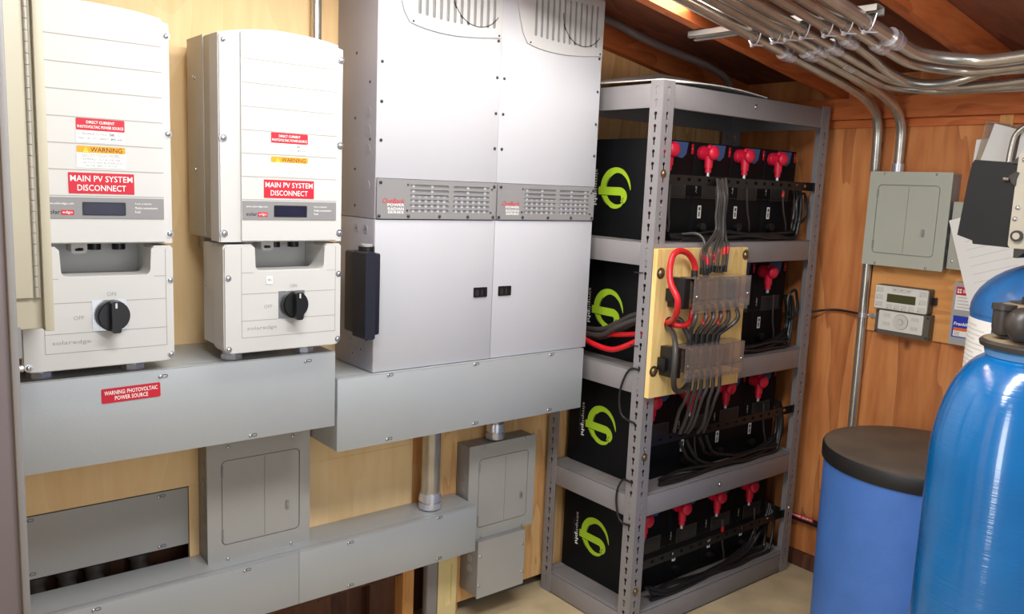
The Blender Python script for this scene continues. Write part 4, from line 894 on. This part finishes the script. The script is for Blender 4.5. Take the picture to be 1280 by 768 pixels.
for i, (yy, lab, kind, r) in enumerate(ZR):
    y = -yy; xs = -.6
    if kind == 'D1': pts = [(xs, y, cz(xs)), (.6, y, cz(.6)), (1.2, y, cz(1.2)), (1.55, y+.002, cz(1.55)), (1.70, y+.010, cz(1.70)-.012), (1.775, y+.018, 1.795), (1.805, y+.022, 1.745), (1.812, y+.022, 1.68), (1.822, -.640, 1.60), (1.836, -.640, 1.52), (1.838, -.641, 1.2), (1.838, -.645, .75), (1.838, -.648, .30), (1.838, -.65, .004)]
    elif kind == 'D2': pts = [(xs, y, cz(xs)), (.6, y, cz(.6)), (1.2, y, cz(1.2)), (1.55, y, cz(1.55)), (1.70, y+.004, cz(1.70)-.012), (1.775, y+.007, 1.795), (1.808, y+.008, 1.745), (1.815, y+.008, 1.68), (1.816, y+.008, 1.600)]
    else:
        xt, zt, dz = kind; br = .155
        a = [(xs, y, cz(xs)), (.6, y, cz(.6)), (1.0, y, cz(1.0)), (xt-br-.06, y, cz(xt-br-.06))]
        z0 = cz(xt-br); mid = [(xt-br*(1-math.sin(q)), y-br*(1-math.cos(q)), z0+(zt-z0)*(q/(pi/2))) for q in [math.radians(v) for v in (10, 30, 50, 70, 88)]]
        dip = -.022 if i == 4 else 0
        pts = a+mid+[(xt+.004, y-br-.12, zt+dz*.4+dip), (xt+.006, y-br-.28, zt+dz), (xt+.006, -1.62, zt+dz), (xt+.006, -1.9, zt+dz)]
    xc = (1.150, 1.165, 1.15, 1.145, 1.10, 1.165, 1.13)[i]
    if i == 4: pts = [(xs, y, cz(xs)), (.6, y, cz(.6)), (1.0, y, cz(1.0)), (1.15, -.894, 1.932), (1.27, -.884, 1.913), (1.36, -.873, 1.895), (1.42, -.876, 1.879), (1.48, -.891, 1.864), (1.52, -.922, 1.856), (1.55, -.964, 1.857), (1.57, -1.016, 1.868), (1.578, -1.07, 1.884), (1.58, -1.121, 1.889), (1.58, -1.185, 1.890), (1.58, -1.5, 1.893), (1.58, -1.9, 1.895)]
    t = conduit('conduit', 'galvanised conduit under the rafters, %s' % lab, pts, r, rings=(((xc, y, cz(xc)), (xc+.052, y, cz(xc+.052)), r*1.42),), group='conduits under the rafters', n=14, sub=6)
    # strut clamp: two bent arms and a bolt
    xm = 1.005; zc_ = cz(xm); b = MB()
    for s in (-1, 1):
        b.tube([(xm, y+s*r*1.5, zc_+.022), (xm, y+s*r*1.25, zc_+.004), (xm, y+s*r*.95, zc_-r*.75), (xm, y+s*.004, zc_-r-.010)], .0022, CHROME, 6, 4)
    b.cyl((xm-.012, y, zc_-r-.009), (xm-.002, y, zc_-r-.009), .0065, CHROME, 6); b.cyl((xm-.016, y-.004, zc_-r-.009), (xm+.004, y-.030, zc_-r-.011), .0028, CHROME, 8)
    b.build('strut_clamp', t)
    if i == 2:
        ax = Vector((1, 0, SL)).normalized(); nn = Vector((-.62, -.45, -.64)); nn = (nn-ax*nn.dot(ax)).normalized(); up = nn.cross(ax); pc = Vector((1.335, y, cz(1.335)))+nn*(r+.0008)
        b = MB(Matrix(((ax.x, up.x, nn.x, pc.x), (ax.y, up.y, nn.y, pc.y), (ax.z, up.z, nn.z, pc.z), (0, 0, 0, 1)))); b.text('L-105', 0, .001, 0, h=.011, w=.055, m=WHITE_INK); b.box(-.028, .028, -.0075, -.0062, -.0004, .0002, WHITE_INK); b.build('handwritten_mark', t)
    if kind == 'D2':
        b = MB(); b.cyl((1.816, y+.008, 1.5965), (1.816, y+.008, 1.625), .020, CHROME, 14); b.build('connector', t)
    if kind == 'D1':
        b = MB(); b.cyl((1.838, -.6425, 1.060), (1.838, -.6425, 1.078), .0165, CHROME, 14); b.cyl((1.845, -.655, 1.069), (1.845, -.690, 1.069), .0045, CHROME, 10); b.box(1.838, 1.8562, -.697, -.672, 1.060, 1.078, CHROME, .003); b.build('strap', t)
conduit('conduit', 'thin curved conduit in front of the document sleeve at the right edge', [(1.805, -1.42, 1.745), (1.805, -1.25, 1.752), (1.805, -1.15, 1.752), (1.803, -1.106, 1.725), (1.803, -1.094, 1.68), (1.803, -1.090, 1.60), (1.803, -1.09, 1.53)], .0085, n=12)
b = MB(); b.tube([(.80, -.115, 2.085), (.914, -.12, 2.062), (.998, -.13, 2.043), (1.06, -.15, 2.020), (1.22, -.165, 1.989), (1.345, -.21, 1.955), (1.44, -.23, 1.920), (1.475, -.232, 1.885), (1.485, -.233, 1.8225)], .014, mat('dark_flex', rgb(92, 78, 74), .5, var=.1), 12, 8)
tag(b.build('flexible_conduit'), 'dark flexible conduit arching under the roof above the shelving', 'conduit')
cable('thin black wire running from the shelving to the conduit strap', [(1.783, -.430, 1.052), (1.80, -.4615, 1.0565), (1.838, -.5, 1.066), (1.842, -.5492, 1.0715), (1.830, -.625, 1.071)], .0042, CABLE, name='black_wire')
t = thing('labelled_conduit', 'dark conduit with a red label low on the right wall', 'conduit', (1.835, -.5, .2))
b = MB(); b.tube([(1.835, -.02, .207), (1.835, -.30, .207), (1.835, -.45, .207), (1.835, -.60, .207), (1.835, -1.2, .207)], .0135, CABLE, 12, 3); b.build('pipe', t)
b = MB(FB); b.rrect(.437, .537, .212, .228, .036, .0368, .002, SIGN_R); b.text('POWER SOURCE', .487, .220, .0371, h=.008, w=.088, m=WHITE_INK, bold=.015); b.build('red_label', t)
# ceiling lamp
t = thing('ceiling_lamp', 'lit white ceiling lamp between the rafters above the silver inverters', 'lamp', (.3, -.58, rz(.3)))
def lampbar(b, x0, x1, prof, m):
    vs = []; N = len(prof)
    for x in (x0, x1): vs += [(x, y, rz(x)+z) for y, z in prof]
    b.add(vs, [[i, (i+1) % N, N+(i+1) % N, N+i] for i in range(N)]+[list(range(N))[::-1], list(range(N, 2*N))], m)
b = MB(); lampbar(b, -.30, .90, [(-.645, .055), (-.645, .088), (-.515, .088), (-.515, .055)], LAMPBODY); lampbar(b, .90, .915, [(-.648, .02), (-.648, .088), (-.512, .088), (-.512, .02)], LAMPBODY); lampbar(b, -.315, -.30, [(-.648, .02), (-.648, .088), (-.512, .088), (-.512, .02)], LAMPBODY); b.build('housing', t)
b = MB(); lampbar(b, -.2995, .8995, [(-.640, .0548)]+[(-.58+.06*math.cos(math.radians(a)), .052+.034*math.sin(math.radians(a))) for a in range(180, 361, 15)]+[(-.520, .0548)], LENS); b.build('lens', t)

# ================================================================== TANKS
t = thing('brine_tank', 'round blue brine tank with a dusty black lid', 'tank', (1.484, -1.066, 0))
b = MB(); b.lathe([(.268, 0), (.274, .006), (.279, .35), (.282, .675)], DRUM, 72, 1.484, -1.066); b.build('body', t)
b = MB(); b.lathe([(.287, .668), (.290, .672), (.290, .709), (.286, .717)], LIDRIM, 72, 1.484, -1.066); b.lathe([(.286, .7165), (.282, .7185), (.15, .7195), (.02, .720)], LID, 72, 1.484, -1.066); b.build('lid', t)
TX, TY, TR = .672, -1.611, .162
t = thing('filter_tank', 'tall glossy blue filter tank with a black valve head in the right foreground', 'tank', (TX, TY, 0))
prof = [(.150, 0), (.158, .01), (TR, .03), (TR, .5), (TR, .98)]+[(TR*(.38+.62*math.cos(a)), .98+.228*math.sin(a)) for a in [math.radians(q) for q in range(6, 91, 7)]]
b = MB(); b.lathe(prof, TANK, 96, TX, TY); b.build('shell', t)
b = MB(); b.lathe([(.062, 1.200), (.083, 1.204), (.086, 1.216), (.080, 1.221)], COLLAR, 48, TX, TY); b.build('collar', t)
b = MB(); b.lathe([(.080, 1.219), (.094, 1.222), (.096, 1.230), (.090, 1.236)], VALVE, 48, TX, TY); b.lathe([(.091, 1.2355), (.080, 1.239), (.066, 1.240)], VALVE_T, 48, TX, TY)
b.lathe([(.064, 1.239), (.060, 1.275), (.056, 1.306), (.050, 1.310)], VALVE, 36, TX, TY)
dirL = Vector((-.314, .949, 0)); dirC = Vector((-.949, -.314, 0)); c = Vector((TX, TY, 0))
p = c+dirL*.056+dirC*.038
b.lathe([(.010, 1.246), (.017, 1.250), (.020, 1.262), (.0205, 1.296), (.0235, 1.297), (.0235, 1.307), (.020, 1.308)], VALVE, 20, p.x, p.y)
p = c-dirL*.004+dirC*.02; b.lathe([(.034, 1.302), (.036, 1.306), (.036, 1.322), (.032, 1.324)], VALVE, 28, p.x, p.y)
q0 = c+dirC*.075+dirL*.022; q1 = c+dirC*.075-dirL*.15
b.cyl(q0+Vector((0, 0, 1.275)), q1+Vector((0, 0, 1.275)), .033, VALVE, 24); b.sphere(q0+Vector((0, 0, 1.275)), .033, VALVE); b.box(TX-.06, TX+.05, TY-.07, TY+.05, 1.295, 1.309, VALVE_T, .005)
b.build('valve_head', t)
KX, KY, KR = 1.14, -1.512, .20
t = thing('pressure_tank', 'darker blue tank behind the filter tank, carrying the black control head', 'tank', (KX, KY, 0))
b = MB(); b.lathe([(.185, 0), (.196, .02), (KR, .05), (KR, 1.225), (KR*.995, 1.232)], TANKBACK, 72, KX, KY); b.lathe([(KR*1.003, 1.230), (KR*1.003, 1.235)]+[(KR*math.cos(a)*.995+.003, 1.235+.135*math.sin(a)) for a in [math.radians(q) for q in range(0, 89, 8)]]+[(.02, 1.371)], TANKBACK, 72, KX, KY); b.build('shell', t)
b = MB()
a0 = math.atan2(-2.199-KY, -1.107-KX); vs = []; fs = []
for i in range(9):
    a = a0-math.radians(88-44*i/8); 
    for z in (1.065, 1.222): vs.append((KX+(KR+.0012)*math.cos(a), KY+(KR+.0012)*math.sin(a), z))
for i in range(8): fs.append([2*i, 2*i+1, 2*i+3, 2*i+2][::-1])
b.add(vs, fs, PAPER)
for k_ in range(10):
    vs = []; fs = []
    for i in range(7):
        a = a0-math.radians(84-(34 if k_ % 3 else 24)*i/6)
        for z in (1.205-k_*.011, 1.2078-k_*.011): vs.append((KX+(KR+.0017)*math.cos(a), KY+(KR+.0017)*math.sin(a), z))
    b.add(vs, [[2*i, 2*i+1, 2*i+3, 2*i+2][::-1] for i in range(6)], LIGHTGREY)
b.build('paper_label', t)
b = MB(); b.lathe([(.05, 1.365), (.055, 1.40), (.045, 1.43), (.045, 1.52)], VALVE, 28, KX, KY); vb = b.build('valve_body', t)
b = MB(FBm(0))
b.prism([(1.294, 1.418), (1.330, 1.407), (1.332, 1.399), (1.428, 1.396), (1.428, 1.592), (1.314, 1.600), (1.309, 1.592), (1.304, 1.55)], -1.20, -1.02, HEADBLK); hd = b.build('control_cover', t)
b = MB(FBm(0)); b.rrect(1.412, 1.47, 1.395, 1.618, -1.205, -1.014, .012, BEIGE); bp_ = b.build('back_plate', t)
for u, z in ((1.425, 1.60), (1.424, 1.490), (1.421, 1.464), (1.45, 1.53)): screw(t, (1.014, -u, z), NB, .0055, SCREW)
b = MB(FBm(0)); b.cyl((1.431, 1.425, -1.013), (1.431, 1.425, -1.005), .013, VALVE, 18); b.cyl((1.431, 1.425, -1.0055), (1.431, 1.425, -1.004), .008, BEIGE, 14); b.build('cam', t)
b = MB(FBm(0)); b.prism([(1.398, 1.562), (1.412, 1.573), (1.418, 1.57), (1.414, 1.556), (1.414, 1.540), (1.404, 1.548)], -1.02, -1.008, VALVE); b.cyl((1.398, 1.555, -1.012), (1.386, 1.556, -1.012), .004, SCREW, 8); b.build('clip', t)
b = MB(FBm(0)); b.prism([(1.427, 1.396), (1.45, 1.396), (1.45, 1.388), (1.436, 1.374), (1.428, 1.374)], -1.06, -1.012, VALVE); b.build('bracket', t)
b = MB(FBm(0)); b.prism([(1.396, 1.592), (1.418, 1.614), (1.44, 1.620), (1.44, 1.59)], -1.05, -1.015, VALVE); b.build('bracket', t)
for o in bpy.data.objects:
    if o.type == 'MESH' and not o.data.materials: print('NO MATERIAL', o.name)
